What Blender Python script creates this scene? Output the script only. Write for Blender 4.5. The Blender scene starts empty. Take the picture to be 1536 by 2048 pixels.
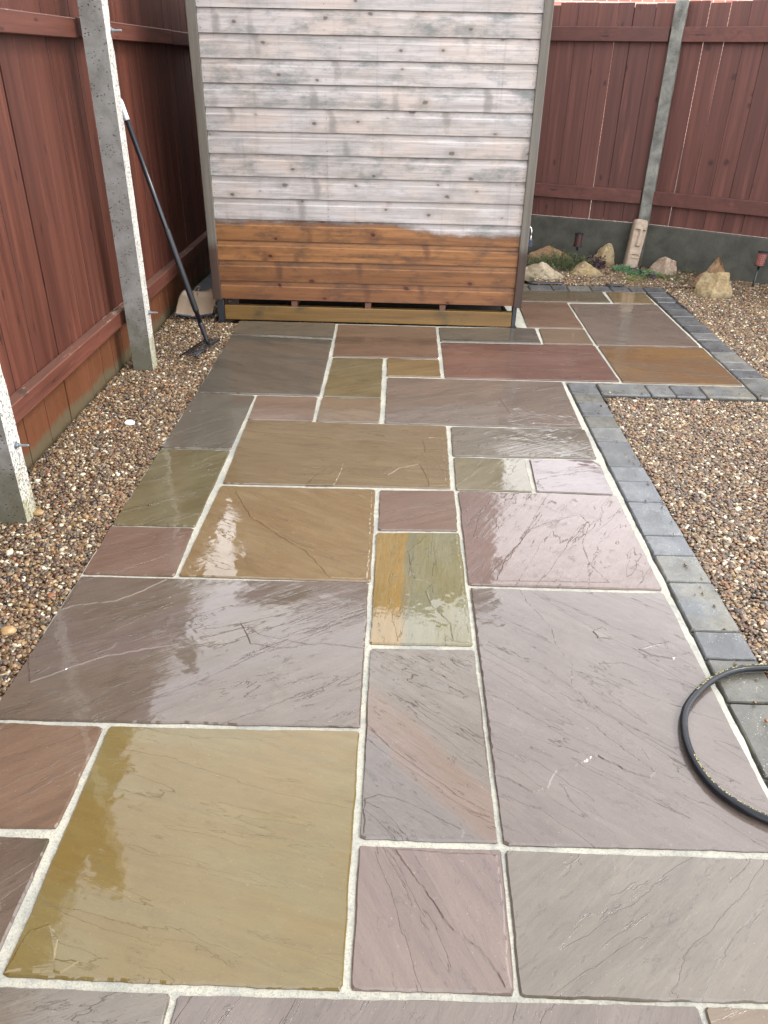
import bpy, bmesh, math, random
from mathutils import Vector, Matrix, noise as mn
import numpy as np

# ------------------------------------------------------------------ camera, light, exposure
scene = bpy.context.scene
COL = scene.collection
R = math.radians
F_PX, PITCH, YAW, ROLL = 1538.4, 30.31, 0.7813, 1.1441
CAM = Vector((0.0634, -0.7350, 1.4057))
cd = bpy.data.cameras.new("camera")
cam = bpy.data.objects.new("camera", cd); COL.objects.link(cam)
cd.sensor_fit = 'VERTICAL'; cd.sensor_height = 36.0
cd.lens = F_PX / 2048 * 36.0
cd.clip_start = 0.02; cd.clip_end = 600
cam.location = CAM
yw, pt, rl = R(YAW), R(PITCH), R(ROLL)
fwd = Vector((-math.sin(yw) * math.cos(pt), math.cos(yw) * math.cos(pt), -math.sin(pt)))
right0 = Vector((math.cos(yw), math.sin(yw), 0)); up0 = right0.cross(fwd)
rgt = right0 * math.cos(rl) + up0 * math.sin(rl)
upv = -right0 * math.sin(rl) + up0 * math.cos(rl)
cam.matrix_world = Matrix(((rgt.x, upv.x, -fwd.x, CAM.x), (rgt.y, upv.y, -fwd.y, CAM.y), (rgt.z, upv.z, -fwd.z, CAM.z), (0, 0, 0, 1)))
scene.camera = cam
scene.view_settings.view_transform = 'Standard'
scene.view_settings.look = 'None'
scene.view_settings.exposure = 1.13
scene.view_settings.gamma = 1.0
scene.cycles.use_denoising = True
scene.cycles.max_bounces = 6

SUN_DIR = Vector((0.80, -0.10, 0.95)).normalized()   # towards the sun
sl = bpy.data.lights.new("sun", 'SUN'); sun = bpy.data.objects.new("sun", sl); COL.objects.link(sun)
sl.energy = 1.3; sl.angle = R(14); sl.color = (1.0, 0.965, 0.91)
sun.rotation_mode = 'QUATERNION'; sun.rotation_quaternion = SUN_DIR.to_track_quat('Z', 'Y')
sun.location = (4, 0, 6)

w = bpy.data.worlds.new("World"); scene.world = w; w.use_nodes = True
nt = w.node_tree; nt.nodes.clear()
wo = nt.nodes.new('ShaderNodeOutputWorld'); bg = nt.nodes.new('ShaderNodeBackground')
sky = nt.nodes.new('ShaderNodeTexSky'); sky.sky_type = 'NISHITA'; sky.sun_disc = False
sky.sun_elevation = math.asin(SUN_DIR.z); sky.sun_rotation = math.atan2(SUN_DIR.x, SUN_DIR.y)
sky.air_density = 1.0; sky.dust_density = 3.0
tc = nt.nodes.new('ShaderNodeTexCoord')
cn = nt.nodes.new('ShaderNodeTexNoise'); cn.inputs['Scale'].default_value = 2.2; cn.inputs['Detail'].default_value = 6; cn.inputs['Roughness'].default_value = .55
cr = nt.nodes.new('ShaderNodeMapRange'); cr.inputs[1].default_value = .3; cr.inputs[2].default_value = .7; cr.inputs[3].default_value = .78; cr.inputs[4].default_value = 1.0
cc = nt.nodes.new('ShaderNodeMapRange'); cc.inputs[1].default_value = .3; cc.inputs[2].default_value = .72; cc.inputs[3].default_value = .82; cc.inputs[4].default_value = 1.12
sxyz = nt.nodes.new('ShaderNodeSeparateXYZ')
gr = nt.nodes.new('ShaderNodeMapRange'); gr.inputs[1].default_value = 0.48; gr.inputs[2].default_value = 0.82; gr.inputs[3].default_value = 1.6; gr.inputs[4].default_value = .95
m1 = nt.nodes.new('ShaderNodeMath'); m1.operation = 'MULTIPLY'
cl = nt.nodes.new('ShaderNodeVectorMath'); cl.operation = 'SCALE'; cl.inputs[0].default_value = (11.7, 11.75, 12.1)
mx = nt.nodes.new('ShaderNodeMix'); mx.data_type = 'RGBA'
L = nt.links.new
L(tc.outputs['Generated'], cn.inputs['Vector']); L(tc.outputs['Generated'], sxyz.inputs[0])
L(cn.outputs['Fac'], cr.inputs[0]); L(cn.outputs['Fac'], cc.inputs[0]); L(sxyz.outputs['Z'], gr.inputs[0])
L(cc.outputs[0], m1.inputs[0]); L(gr.outputs[0], m1.inputs[1]); L(m1.outputs[0], cl.inputs['Scale'])
L(cr.outputs[0], mx.inputs['Factor']); L(sky.outputs[0], mx.inputs['A']); L(cl.outputs[0], mx.inputs['B'])
L(mx.outputs['Result'], bg.inputs[0]); bg.inputs[1].default_value = 0.13
L(bg.outputs[0], wo.inputs[0])

# ------------------------------------------------------------------ helpers
rng = random.Random(11)
U = rng.uniform

def tag(o, label=None, cat=None, group=None, kind=None):
    if label: o['label'] = label
    if cat: o['category'] = cat
    if group: o['group'] = group
    if kind: o['kind'] = kind
    return o

def empty(name, loc=(0, 0, 0), rz=0.0):
    o = bpy.data.objects.new(name, None); o.empty_display_size = .1
    o.location = loc; o.rotation_euler = (0, 0, rz); COL.objects.link(o); return o

class MB:
    """collects polygons of one mesh"""
    def __init__(s): s.v = []; s.f = []; s.r = []; s.m = []
    def add(s, vs, fs, r=None, mi=0):
        b = len(s.v); r = U(0, 1) if r is None else r
        s.v += [tuple(v) for v in vs]; s.r += [r] * len(vs)
        for f in fs: s.f.append(tuple(b + i for i in f)); s.m.append(mi)
    def box(s, c, d, rot=None, r=None, mi=0):
        hx, hy, hz = d[0] / 2, d[1] / 2, d[2] / 2
        vs = [Vector((x * hx, y * hy, z * hz)) for z in (-1, 1) for y in (-1, 1) for x in (-1, 1)]
        if rot: vs = [rot @ v for v in vs]
        c = Vector(c)
        s.add([v + c for v in vs], [(0, 2, 3, 1), (4, 5, 7, 6), (0, 1, 5, 4), (2, 6, 7, 3), (0, 4, 6, 2), (1, 3, 7, 5)], r, mi)
    def box2(s, a, b, **k):
        s.box([(a[i] + b[i]) / 2 for i in range(3)], [abs(b[i] - a[i]) for i in range(3)], **k)
    def tube(s, pts, rad, n=12, r=None, mi=0, caps=True, up=Vector((0, 0, 1))):
        pts = [Vector(p) for p in pts]
        if not hasattr(rad, '__len__'): rad = [rad] * len(pts)
        vs = []
        for i, p in enumerate(pts):
            t = (pts[min(i + 1, len(pts) - 1)] - pts[max(i - 1, 0)]).normalized()
            a = t.cross(up)
            if a.length < 1e-4: a = t.cross(Vector((0, 1, 0)))
            a.normalize(); b = a.cross(t)
            for k in range(n):
                an = 2 * math.pi * k / n
                vs.append(p + (a * math.cos(an) + b * math.sin(an)) * rad[i])
        fs = []
        for i in range(len(pts) - 1):
            for k in range(n):
                k2 = (k + 1) % n
                fs.append((i * n + k, i * n + k2, (i + 1) * n + k2, (i + 1) * n + k))
        if caps:
            fs.append(tuple(range(n - 1, -1, -1))); fs.append(tuple((len(pts) - 1) * n + k for k in range(n)))
        s.add(vs, fs, r, mi)
    def build(s, name, mats, parent=None, smooth=False, bevel=0, origin=None, segs=1):
        me = bpy.data.meshes.new(name)
        v = s.v
        if origin is not None: v = [(a[0] - origin[0], a[1] - origin[1], a[2] - origin[2]) for a in v]
        me.from_pydata(v, [], s.f)
        if not isinstance(mats, (list, tuple)): mats = [mats]
        for m in mats: me.materials.append(m)
        me.polygons.foreach_set('material_index', s.m)
        at = me.attributes.new('rnd', 'FLOAT', 'POINT'); at.data.foreach_set('value', s.r)
        if smooth: me.polygons.foreach_set('use_smooth', [True] * len(me.polygons))
        me.update()
        o = bpy.data.objects.new(name, me); COL.objects.link(o)
        if origin is not None: o.location = origin
        if parent: o.parent = parent
        if bevel:
            b = o.modifiers.new('bevel', 'BEVEL'); b.width = bevel; b.segments = segs; b.limit_method = 'ANGLE'; b.angle_limit = R(40)
        return o

# ---------------------------------------------------------------- material kit
class MK:
    def __init__(s, name):
        s.m = bpy.data.materials.new(name); s.m.use_nodes = True; s.t = s.m.node_tree; s.t.nodes.clear()
        s.out = s.t.nodes.new('ShaderNodeOutputMaterial'); s.p = s.t.nodes.new('ShaderNodeBsdfPrincipled')
        s.t.links.new(s.p.outputs[0], s.out.inputs[0]); s.tc = s.n('TexCoord')
    def n(s, ty, **k):
        nd = s.t.nodes.new('ShaderNode' + ty)
        for a, b in k.items(): setattr(nd, a, b)
        return nd
    def set(s, sock, v):
        if hasattr(v, 'bl_rna') and isinstance(v, bpy.types.NodeSocket): s.t.links.new(v, sock)
        else:
            if sock.type == 'RGBA' and len(v) == 3: v = (*v, 1)
            sock.default_value = v
    def co(s, scale=(1, 1, 1), rot=(0, 0, 0), loc=(0, 0, 0), src='Object', off=None):
        mp = s.n('Mapping'); v = s.tc.outputs[src] if isinstance(src, str) else src
        if off is not None: v = s.vm('ADD', v, off)
        s.t.links.new(v, mp.inputs[0]); mp.inputs['Rotation'].default_value = rot
        mp.inputs['Scale'].default_value = scale; mp.inputs['Location'].default_value = loc
        return mp.outputs[0]
    def vm(s, op, a, b):
        nd = s.n('VectorMath', operation=op); s.set(nd.inputs[0], a); s.set(nd.inputs[1], b); return nd.outputs[0]
    def noise(s, co, scale=5, detail=4, rough=.5, dist=0, out='Fac'):
        nd = s.n('TexNoise'); s.t.links.new(co, nd.inputs['Vector'])
        nd.inputs['Scale'].default_value = scale; nd.inputs['Detail'].default_value = detail
        nd.inputs['Roughness'].default_value = rough; nd.inputs['Distortion'].default_value = dist
        return nd.outputs[out]
    def vor(s, co, scale=5, feature='F1', out='Distance', rand=1):
        nd = s.n('TexVoronoi', feature=feature); s.t.links.new(co, nd.inputs['Vector'])
        nd.inputs['Scale'].default_value = scale; nd.inputs['Randomness'].default_value = rand
        return nd.outputs[out]
    def vor2(s, co, sx, sy, scale):
        x = s.sep(co); v = s.comb(s.math('MULTIPLY', s.math('ADD', x[0], x[1]), sx), s.math('MULTIPLY', x[2], sy), 0)
        nd = s.n('TexVoronoi', voronoi_dimensions='2D'); s.t.links.new(v, nd.inputs['Vector']); nd.inputs['Scale'].default_value = scale
        return nd.outputs['Distance'], s.sep(nd.outputs['Color'])[0]
    def math(s, op, a, b=0.0, c=None, clamp=False):
        nd = s.n('Math', operation=op, use_clamp=clamp); s.set(nd.inputs[0], a); s.set(nd.inputs[1], b)
        if c is not None: s.set(nd.inputs[2], c)
        return nd.outputs[0]
    def mr(s, v, a, b, c=0.0, d=1.0, smooth=False):
        nd = s.n('MapRange'); nd.clamp = True
        if smooth: nd.interpolation_type = 'SMOOTHSTEP'
        for i, x in enumerate((v, a, b, c, d)): s.set(nd.inputs[i], x)
        return nd.outputs[0]
    def mix(s, f, a, b, mode='MIX'):
        nd = s.n('Mix', data_type='RGBA', blend_type=mode)
        s.set(nd.inputs['Factor'], f); s.set(nd.inputs['A'], a); s.set(nd.inputs['B'], b); return nd.outputs['Result']
    def ramp(s, v, stops, interp='LINEAR'):
        nd = s.n('ValToRGB'); s.t.links.new(v, nd.inputs[0]); e = nd.color_ramp; e.interpolation = interp
        while len(e.elements) < len(stops): e.elements.new(.5)
        for el, (p, c) in zip(e.elements, stops): el.position = p; el.color = (*c, 1)
        return nd.outputs[0]
    def attr(s, name): nd = s.n('Attribute', attribute_name=name); return nd.outputs['Fac']
    def comb(s, x, y, z):
        nd = s.n('CombineXYZ')
        for i, v in enumerate((x, y, z)): s.set(nd.inputs[i], v)
        return nd.outputs[0]
    def sep(s, v): nd = s.n('SeparateXYZ'); s.t.links.new(v, nd.inputs[0]); return nd.outputs
    def bump(s, h, dist=1.0, strength=1.0, normal=None):
        nd = s.n('Bump'); nd.inputs['Strength'].default_value = strength; nd.inputs['Distance'].default_value = dist
        s.t.links.new(h, nd.inputs['Height'])
        if normal is not None: s.t.links.new(normal, nd.inputs['Normal'])
        return nd.outputs[0]
    def fin(s, color=None, rough=None, normal=None, **k):
        if color is not None: s.set(s.p.inputs['Base Color'], color)
        if rough is not None: s.set(s.p.inputs['Roughness'], rough)
        if normal is not None: s.t.links.new(normal, s.p.inputs['Normal'])
        for a, b in k.items(): s.set(s.p.inputs[a.replace('_', ' ')], b)
        return s.m

def plain(name, col, rough=.5, var=.15, scale=30, bump=0.0, **k):
    q = MK(name); c = q.co()
    n = q.noise(c, scale, 5, .6)
    lo = tuple(x * (1 - var) for x in col); hi = tuple(min(1, x * (1 + var)) for x in col)
    return q.fin(q.mix(n, lo, hi), rough, q.bump(n, bump) if bump else None, **k)

def mat_slab(name, c1, c2, ang, seed, riv=1.0, cream=0.0, streak=3.2, wave=1.0, c3=None, band=None):
    q = MK(name)
    base = q.co(rot=(0, 0, R(ang)), loc=(seed * 3.7, seed * 1.9, seed))
    st = q.co(scale=(1, streak, 1), src=base)
    n1 = q.noise(st, 2.6, 7, .58, .5)
    n2 = q.noise(st, 9, 8, .62, .3)
    n3 = q.noise(q.co(scale=(1, 9, 1), src=base), 6, 6, .7, .2)
    f = q.mr(n1, .36, .64, 0, 1, True)
    col = q.mix(f, c1, c2)
    if band:   # (x, y, direction in degrees, half width, colour of the far side)
        o3 = q.sep(q.tc.outputs['Object']); a_ = R(band[2])
        sd = q.math('SUBTRACT', q.math('ADD', q.math('MULTIPLY', o3[0], -math.sin(a_)), q.math('MULTIPLY', o3[1], math.cos(a_))), -band[0] * math.sin(a_) + band[1] * math.cos(a_))
        sd = q.math('ADD', sd, q.math('MULTIPLY', q.math('SUBTRACT', q.noise(base, 9, 6, .6), .5), .07))
        col = q.mix(q.mr(sd, -.01, .01, 0, 1, True), band[4], col)
        if c3: col = q.mix(q.math('MULTIPLY', q.mr(q.math('ABSOLUTE', sd), band[3] * .5, band[3], .85, 0, True), q.mr(n2, .35, .6, .5, 1)), col, c3)
    elif c3: col = q.mix(q.mr(q.noise(q.co(scale=(.6, 1.6, 1), loc=(4, 2, 0), src=base), 2.2, 5, .5, .6), .52, .60, 0, .8, True), col, c3)
    col = q.mix(q.mr(n2, .35, .7, 0, .30), col, tuple(x * .62 for x in c1))
    col = q.mix(q.mr(n3, .42, .68, 0, .22), col, tuple(min(1, x * 1.5) for x in c2))
    # riven surface: a few broken scarps, and fine streaks along the grain
    tco = q.co(scale=(.75, 4.2, 1), loc=(9, 1, 0), src=base)
    def terr(co, sc, k, rough, dist):
        tn = q.noise(co, sc, 10, rough, dist)
        t = q.math('MULTIPLY', tn, k); fl = q.math('FLOOR', t); fr = q.math('SUBTRACT', t, fl)
        ss = q.mr(fr, .455, .50, 0, 1, True)
        edge = q.math('MULTIPLY', q.mr(fr, .43, .47, 0, 1, True), q.mr(fr, .47, .51, 1, 0, True))
        return q.math('DIVIDE', q.math('ADD', fl, ss), k), edge
    ter, edge = terr(tco, 1.5, 7.0, .55, .5)
    ter2, edge2 = terr(q.co(loc=(3, 7, 0), src=tco), 4.2, 7.0, .66, .5)
    em = q.mr(q.noise(base, 5, 3, .5), .50, .60, 0, 1)
    em2 = q.mr(q.noise(q.co(loc=(5, 5, 5), src=base), 6, 3, .5), .56, .66, 0, 1)
    emask = q.math('MAXIMUM', q.math('MULTIPLY', edge, em), q.math('MULTIPLY', q.math('MULTIPLY', edge2, em2), .6))
    lay = q.math('FRACT', q.math('MULTIPLY', q.math('ADD', q.math('MULTIPLY', ter, 7.0), .1), .382))
    col = q.mix(q.math('MULTIPLY', lay, .30), col, tuple(x * .72 for x in c1))
    col = q.mix(q.math('MULTIPLY', emask, .08), col, tuple(x * .5 for x in c1))
    grit = q.noise(base, 210, 4, .7); col = q.mix(q.mr(grit, .56, .72, 0, .35), col, tuple(x * .5 for x in c1))
    col = q.mix(q.mr(q.noise(q.co(loc=(2, 2, 2), src=base), 150, 3, .6), .66, .72, 0, .5), col, tuple(min(1, x * 2.2) for x in c2))
    chip = q.mr(q.noise(q.co(scale=(1, 2.6, 1), loc=(1, 6, 2), src=base), 17, 7, .7, .8), .60, .64, 0, 1, True)
    fine = q.noise(q.co(scale=(1, 4, 1), src=base), 34, 8, .72)
    mid = q.noise(q.co(scale=(1, 2.2, 1), src=st), 9, 6, .62, .2)
    t2m = q.math('MULTIPLY', ter2, em2)
    hb = q.math('ADD', q.math('ADD', q.math('MULTIPLY', ter, .012 * riv), q.math('ADD', q.math('MULTIPLY', t2m, .0032 * riv), q.math('MULTIPLY', chip, .0006 * riv))), q.math('ADD', q.math('MULTIPLY', fine, .0011), q.math('MULTIPLY', mid, .0022 * riv)))
    wv = q.noise(q.co(loc=(seed, 0, 0)), 6.5, 3, .5)
    pud = q.mr(q.noise(base, 3.6, 4, .55, .4), .44, .60, .10, 1.0, True)
    hc = q.math('ADD', q.math('ADD', q.math('MULTIPLY', ter, .0040 * riv), q.math('MULTIPLY', q.math('MULTIPLY', q.math('ADD', q.math('MULTIPLY', t2m, 1.8), mid), .00065 * riv), pud)),
                q.math('ADD', q.math('MULTIPLY', wv, .0016 * wave), q.math('MULTIPLY', q.math('MULTIPLY', chip, pud), .00016 * riv)))
    q.fin(col, .6, q.bump(hb), Coat_Weight=1.0, Coat_Roughness=.03, Coat_IOR=1.52)
    q.p.inputs['Specular IOR Level'].default_value = .2
    q.t.links.new(q.bump(hc), q.p.inputs['Coat Normal'])
    return q.m

def mat_paver(name, c1, c2, seed, wet=.8):
    q = MK(name); base = q.co(loc=(seed * 2.3, seed, 0))
    n = q.noise(base, 7, 5, .6, .3); g = q.noise(base, 120, 6, .7)
    col = q.mix(q.mr(n, .38, .62, 0, 1, True), c1, c2)
    col = q.mix(q.mr(g, .45, .75, 0, .5), col, tuple(x * .45 for x in c1))
    pt = q.noise(q.co(loc=(seed, 4, 0), src=base), 5, 6, .65, .5); col = q.mix(q.mr(pt, .50, .58, 0, .6, True), col, tuple(x * .42 for x in c1))
    col = q.mix(q.mr(q.noise(base, 30, 6, .7), .5, .68, 0, .5), col, tuple(x * .5 for x in c2))
    sp = q.math('MULTIPLY', q.mr(q.vor(base, 160), .10, .16, 1, 0), q.mr(q.noise(base, 14, 2), .52, .62, 0, 1))
    col = q.mix(sp, col, (.75, .73, .66))
    rg = q.mr(q.noise(base, 9, 4), .4, .6, .14, .42)
    h = q.math('ADD', q.math('MULTIPLY', g, .0024), q.math('MULTIPLY', n, .004))
    q.fin(col, .6, q.bump(h), Coat_Weight=wet, Coat_Roughness=rg, Coat_IOR=1.45)
    q.t.links.new(q.bump(q.math('MULTIPLY', h, .35)), q.p.inputs['Coat Normal'])
    return q.m

def mat_mortar():
    q = MK('pale sandy mortar'); c = q.co()
    g = q.noise(c, 260, 6, .75); n = q.noise(c, 6, 5, .6); s = q.noise(c, 60, 4, .6)
    col = q.mix(q.mr(n, .4, .65, 0, 1), (.37, .355, .29), (.25, .25, .22))
    col = q.mix(q.mr(g, .50, .66, 0, .8), col, (.13, .13, .12))
    col = q.mix(q.mr(s, .50, .68, 0, .6), col, (.17, .175, .165))
    return q.fin(col, .8, q.bump(q.math('ADD', q.math('MULTIPLY', g, .0016), q.math('MULTIPLY', s, .002))))

def mat_fence(name, c_hi, c_lo, axis='Z', algae=True, rough=.55, peel=False):
    q = MK(name); r = q.attr('rnd')
    off = q.comb(q.math('MULTIPLY', r, 37), q.math('MULTIPLY', r, 19), q.math('MULTIPLY', r, 11))
    sc = {'Z': (9, 9, .5), 'Y': (9, .5, 9), 'X': (.5, 9, 9)}[axis]
    c = q.co(scale=sc, off=off)
    g1 = q.noise(c, 1.3, 7, .62, .6); g2 = q.noise(q.co(scale=tuple(x * 5 if x > 1 else x * 2 for x in sc), off=off), 1.5, 5, .7, .2)
    col = q.mix(q.mr(g1, .34, .66), c_lo, tuple(x * 1.12 for x in c_hi))
    st2 = q.noise(q.co(scale=tuple(x * 1.6 if x > 1 else x * .5 for x in sc), off=off, loc=(7, 7, 7)), 1.2, 8, .7, .4); col = q.mix(q.mr(st2, .50, .68, 0, .6), col, tuple(x * .5 for x in c_lo))
    col = q.mix(q.mr(g2, .45, .75, 0, .45), col, tuple(x * .45 for x in c_lo))
    col = q.mix(q.mr(r, 0, 1, 0, .38), col, tuple(x * .5 for x in c_lo))
    sx, sy = {'Z': (1.5, .42), 'Y': (.42, 1.5), 'X': (.42, 1.5)}[axis]
    vd, vc = q.vor2(q.co(off=off), sx, sy, 6.5)
    vd = q.math('ADD', vd, q.math('MULTIPLY', q.math('SUBTRACT', q.noise(q.co(off=off), 22, 5, .7), .5), .14))
    kn = q.math('MULTIPLY', q.mr(vd, .02, .085, .75, 0, True), q.mr(vc, .35, .4, 0, 1)); col = q.mix(kn, col, tuple(x * .25 for x in c_lo))
    pale = q.mr(q.noise(q.co(scale=tuple(x * .7 for x in sc), off=off, loc=(3, 3, 3)), 2.5, 6, .6, .5), .56, .72, 0, .5)
    col = q.mix(pale, col, tuple(x * 1.6 for x in c_hi))
    chips = q.mr(q.noise(q.co(scale=sc, off=off), 5.5, 8, .8), .66, .71, 0, .6)
    col = q.mix(chips, col, (.24, .13, .09))
    if peel:   # paint flaking off the weather side of the rail
        nz_ = q.sep(q.n('NewGeometry').outputs['Normal'])[2]
        fl_ = q.noise(q.co(scale=(3, 1, 3), off=off), 22, 7, .75); ar_ = q.noise(q.co(off=off), 2.2, 3, .5)
        pk = q.math('MULTIPLY', q.mr(nz_, .5, .8, 0, 1), q.mr(q.math('ADD', fl_, q.math('MULTIPLY', q.math('SUBTRACT', ar_, .5), .5)), .58, .63, 0, 1))
        col = q.mix(q.math('MULTIPLY', q.mr(nz_, .5, .8, 0, 1), .30), col, (.12, .085, .065))
        col = q.mix(q.math('MULTIPLY', pk, .8), col, (.27, .21, .16))
    z = q.sep(q.tc.outputs['Object'])[2]
    if algae:
        a = q.math('ADD', z, q.math('MULTIPLY', q.math('SUBTRACT', g1, .5), .12))
        col = q.mix(q.mr(z, .19, .24, .6, 0, True), col, (.125, .046, .015))
        col = q.mix(q.mr(a, .015, .055, .75, 0, True), col, (.085, .078, .045))
    h = q.math('ADD', q.math('MULTIPLY', g2, .0012), q.math('MULTIPLY', g1, .001))
    return q.fin(col, q.mr(g1, .3, .7, rough - .12, rough + .15), q.bump(h), Specular_IOR_Level=.35)

def mat_shed(name, axis='X', wetline=True):
    q = MK(name); r = q.attr('rnd')
    off = q.comb(q.math('MULTIPLY', r, 53), q.math('MULTIPLY', r, 5), q.math('MULTIPLY', r, 31))
    sc = (.45, 9, 12) if axis == 'X' else (12, 9, .45)
    if axis == 'Y': sc = (9, .45, 12)
    c = q.co(scale=sc, off=off)
    g1 = q.noise(c, 1.5, 8, .66, .8); g2 = q.noise(q.co(scale=tuple(x * 4 if x > 1 else x * 3 for x in sc), off=off), 1.6, 6, .72, .3)
    bl = q.noise(q.co(off=off), 3.2, 5, .6, .4)
    ob = q.tc.outputs['Object']; xyz = q.sep(ob); z = xyz[2]
    grey = q.mix(q.mr(g1, .32, .68), (.255, .232, .215), (.46, .435, .43))
    grey = q.mix(q.mr(bl, .42, .62, 0, .6), grey, (.40, .325, .275))
    grey = q.mix(q.mr(g2, .46, .74, 0, .6), grey, (.13, .115, .105))
    mould = q.noise(q.co(scale=(1.2, 1, 3.0), off=off), 4.5, 7, .72)
    grey = q.mix(q.math('MULTIPLY', q.mr(mould, .46, .66, 0, .95), q.mr(r, 0, 1, .35, 1)), grey, (.125, .135, .13))
    drip = q.noise(q.co(scale=(26, 1, 1.1)), 1.0, 4, .6)
    grey = q.mix(q.mr(drip, .57, .78, 0, .4), grey, (.12, .12, .115))
    # knots
    vd, vc = q.vor2(q.co(off=off), .62, 1.0, 6.6); keep = q.mr(vc, .30, .5, 0, 1)
    vd = q.math('MULTIPLY', vd, q.mr(vc, .25, 1.0, 1.5, .62))
    vd = q.math('ADD', vd, q.math('MULTIPLY', q.math('SUBTRACT', q.noise(q.co(off=off), 26, 5, .7), .5), .10))
    kn = q.math('MULTIPLY', q.mr(vd, .025, .055, 1, 0, True), keep)
    sm1, smc = q.vor2(q.co(off=off), 1.5, .35, 4.1)
    smear = q.math('MULTIPLY', q.mr(q.math('ADD', sm1, q.math('MULTIPLY', q.math('SUBTRACT', q.noise(q.co(off=off), 30, 6, .75), .5), .22)), .05, .20, .65, 0, True), q.mr(smc, .45, .55, 0, 1))
    ring = q.math('MULTIPLY', q.mr(vd, .03, .17, .5, 0, True), keep)
    grey = q.mix(smear, grey, (.15, .14, .13)); grey = q.mix(ring, grey, (.19, .165, .145)); grey = q.mix(q.math('MULTIPLY', kn, .75), grey, (.06, .05, .045))
    if wetline:
        org = q.mix(q.mr(g1, .3, .7), (.115, .046, .015), (.36, .168, .060))
        org = q.mix(q.mr(g2, .5, .75, 0, .5), org, (.045, .018, .009))
        org = q.mix(q.mr(mould, .48, .66, 0, .75), org, (.045, .028, .020))
        org = q.mix(smear, org, (.06, .024, .012)); org = q.mix(ring, org, (.12, .030, .010)); org = q.mix(kn, org, (.022, .007, .004))
        org = q.mix(q.mr(r, 0, 1, 0, .45), org, (.07, .027, .013))
        lo = q.mr(z, .12, .28, .55, 0)
        org = q.mix(lo, org, (.085, .032, .02))
        # the damp line climbs and falls along the boards
        ln = q.math('ADD', .585, q.math('MULTIPLY', q.math('SUBTRACT', q.noise(q.co(scale=(1, 1, .2)), 3.2, 5, .6), .5), .07))
        dip = q.math('MULTIPLY', q.mr(xyz[0], 1.05, 1.45, 0, .045, True), 1.0)
        ln = q.math('ADD', q.math('SUBTRACT', ln, dip), q.math('MULTIPLY', q.math('SUBTRACT', q.noise(q.co(scale=(1, 1, 3.5)), 14, 7, .75), .5), .06))
        wf = q.mr(q.math('SUBTRACT', z, ln), -.012, .012, 1, 0, True)
        col = q.mix(wf, grey, org)
        dk = q.mr(q.math('ABSOLUTE', q.math('SUBTRACT', q.math('SUBTRACT', z, ln), .0)), 0, .03, .45, 0, True)
        col = q.mix(dk, col, (.07, .045, .035))
        rg = q.mr(wf, 0, 1, .62, .42)
    else: col = grey; rg = .65
    h = q.math('ADD', q.math('MULTIPLY', g2, .0010), q.math('MULTIPLY', kn, -.001))
    return q.fin(col, rg, q.bump(h), Specular_IOR_Level=.35)

def mat_trim(name, lo_wet=.45):
    q = MK(name); c = q.co(scale=(16, 16, .7))
    g = q.noise(c, 1.6, 8, .7, .6); b = q.noise(q.co(), 5, 4, .6); z = q.sep(q.tc.outputs['Object'])[2]
    up = q.mix(q.mr(g, .3, .7), (.055, .047, .037), (.14, .125, .10))
    up = q.mix(q.mr(b, .5, .7, 0, .4), up, (.085, .085, .08))
    dn = q.mix(q.mr(g, .3, .7), (.012, .008, .006), (.060, .029, .017))
    zz = q.math('ADD', z, q.math('MULTIPLY', q.math('SUBTRACT', b, .5), .10))
    col = q.mix(q.mr(zz, lo_wet - .03, lo_wet + .05, 1, 0, True), up, dn)
    vd = q.vor(q.co(scale=(1, 1, .6)), 6); col = q.mix(q.mr(vd, .05, .1, .7, 0, True), col, (.05, .04, .03))
    return q.fin(col, .6, q.bump(q.math('MULTIPLY', g, .002)))

def mat_concrete(name, c1, c2, pits=1.0, speck=0.0, algae=.3, wetmark=0.0):
    q = MK(name); c = q.co()
    n = q.noise(c, 9, 7, .62, .3); f = q.noise(c, 140, 5, .7); z = q.sep(q.tc.outputs['Object'])[2]
    col = q.mix(q.mr(n, .35, .65), c1, c2)
    col = q.mix(q.mr(f, .5, .75, 0, .35), col, tuple(x * .5 for x in c1))
    if algae:
        a = q.math('ADD', z, q.math('MULTIPLY', q.math('SUBTRACT', n, .5), .5))
        col = q.mix(q.mr(a, .02, algae, .85, 0, True), col, tuple(x * y for x, y in zip(c1, (.62, .60, .40))))
    v = q.vor(q.co(scale=(1, 1, 1.7)), 62); pm = q.mr(q.noise(c, 21, 3), .47, .56, 0, 1)
    pit = q.math('MULTIPLY', q.mr(v, .16, .26, 1, 0, True), pm)
    col = q.mix(q.math('MULTIPLY', pit, .75 * pits), col, tuple(x * .2 for x in c1))
    h = q.math('ADD', q.math('MULTIPLY', f, .0012), q.math('MULTIPLY', pit, -.004 * pits))
    if speck:
        s = q.noise(q.co(scale=(1, 1, .75)), 130, 5, .75); sm = q.mr(s, .53, .60, 0, speck, True)
        col = q.mix(sm, col, (.10, .10, .085)); h = q.math('ADD', h, q.math('MULTIPLY', sm, -.002))
    return q.fin(col, .75, q.bump(h))

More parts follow.
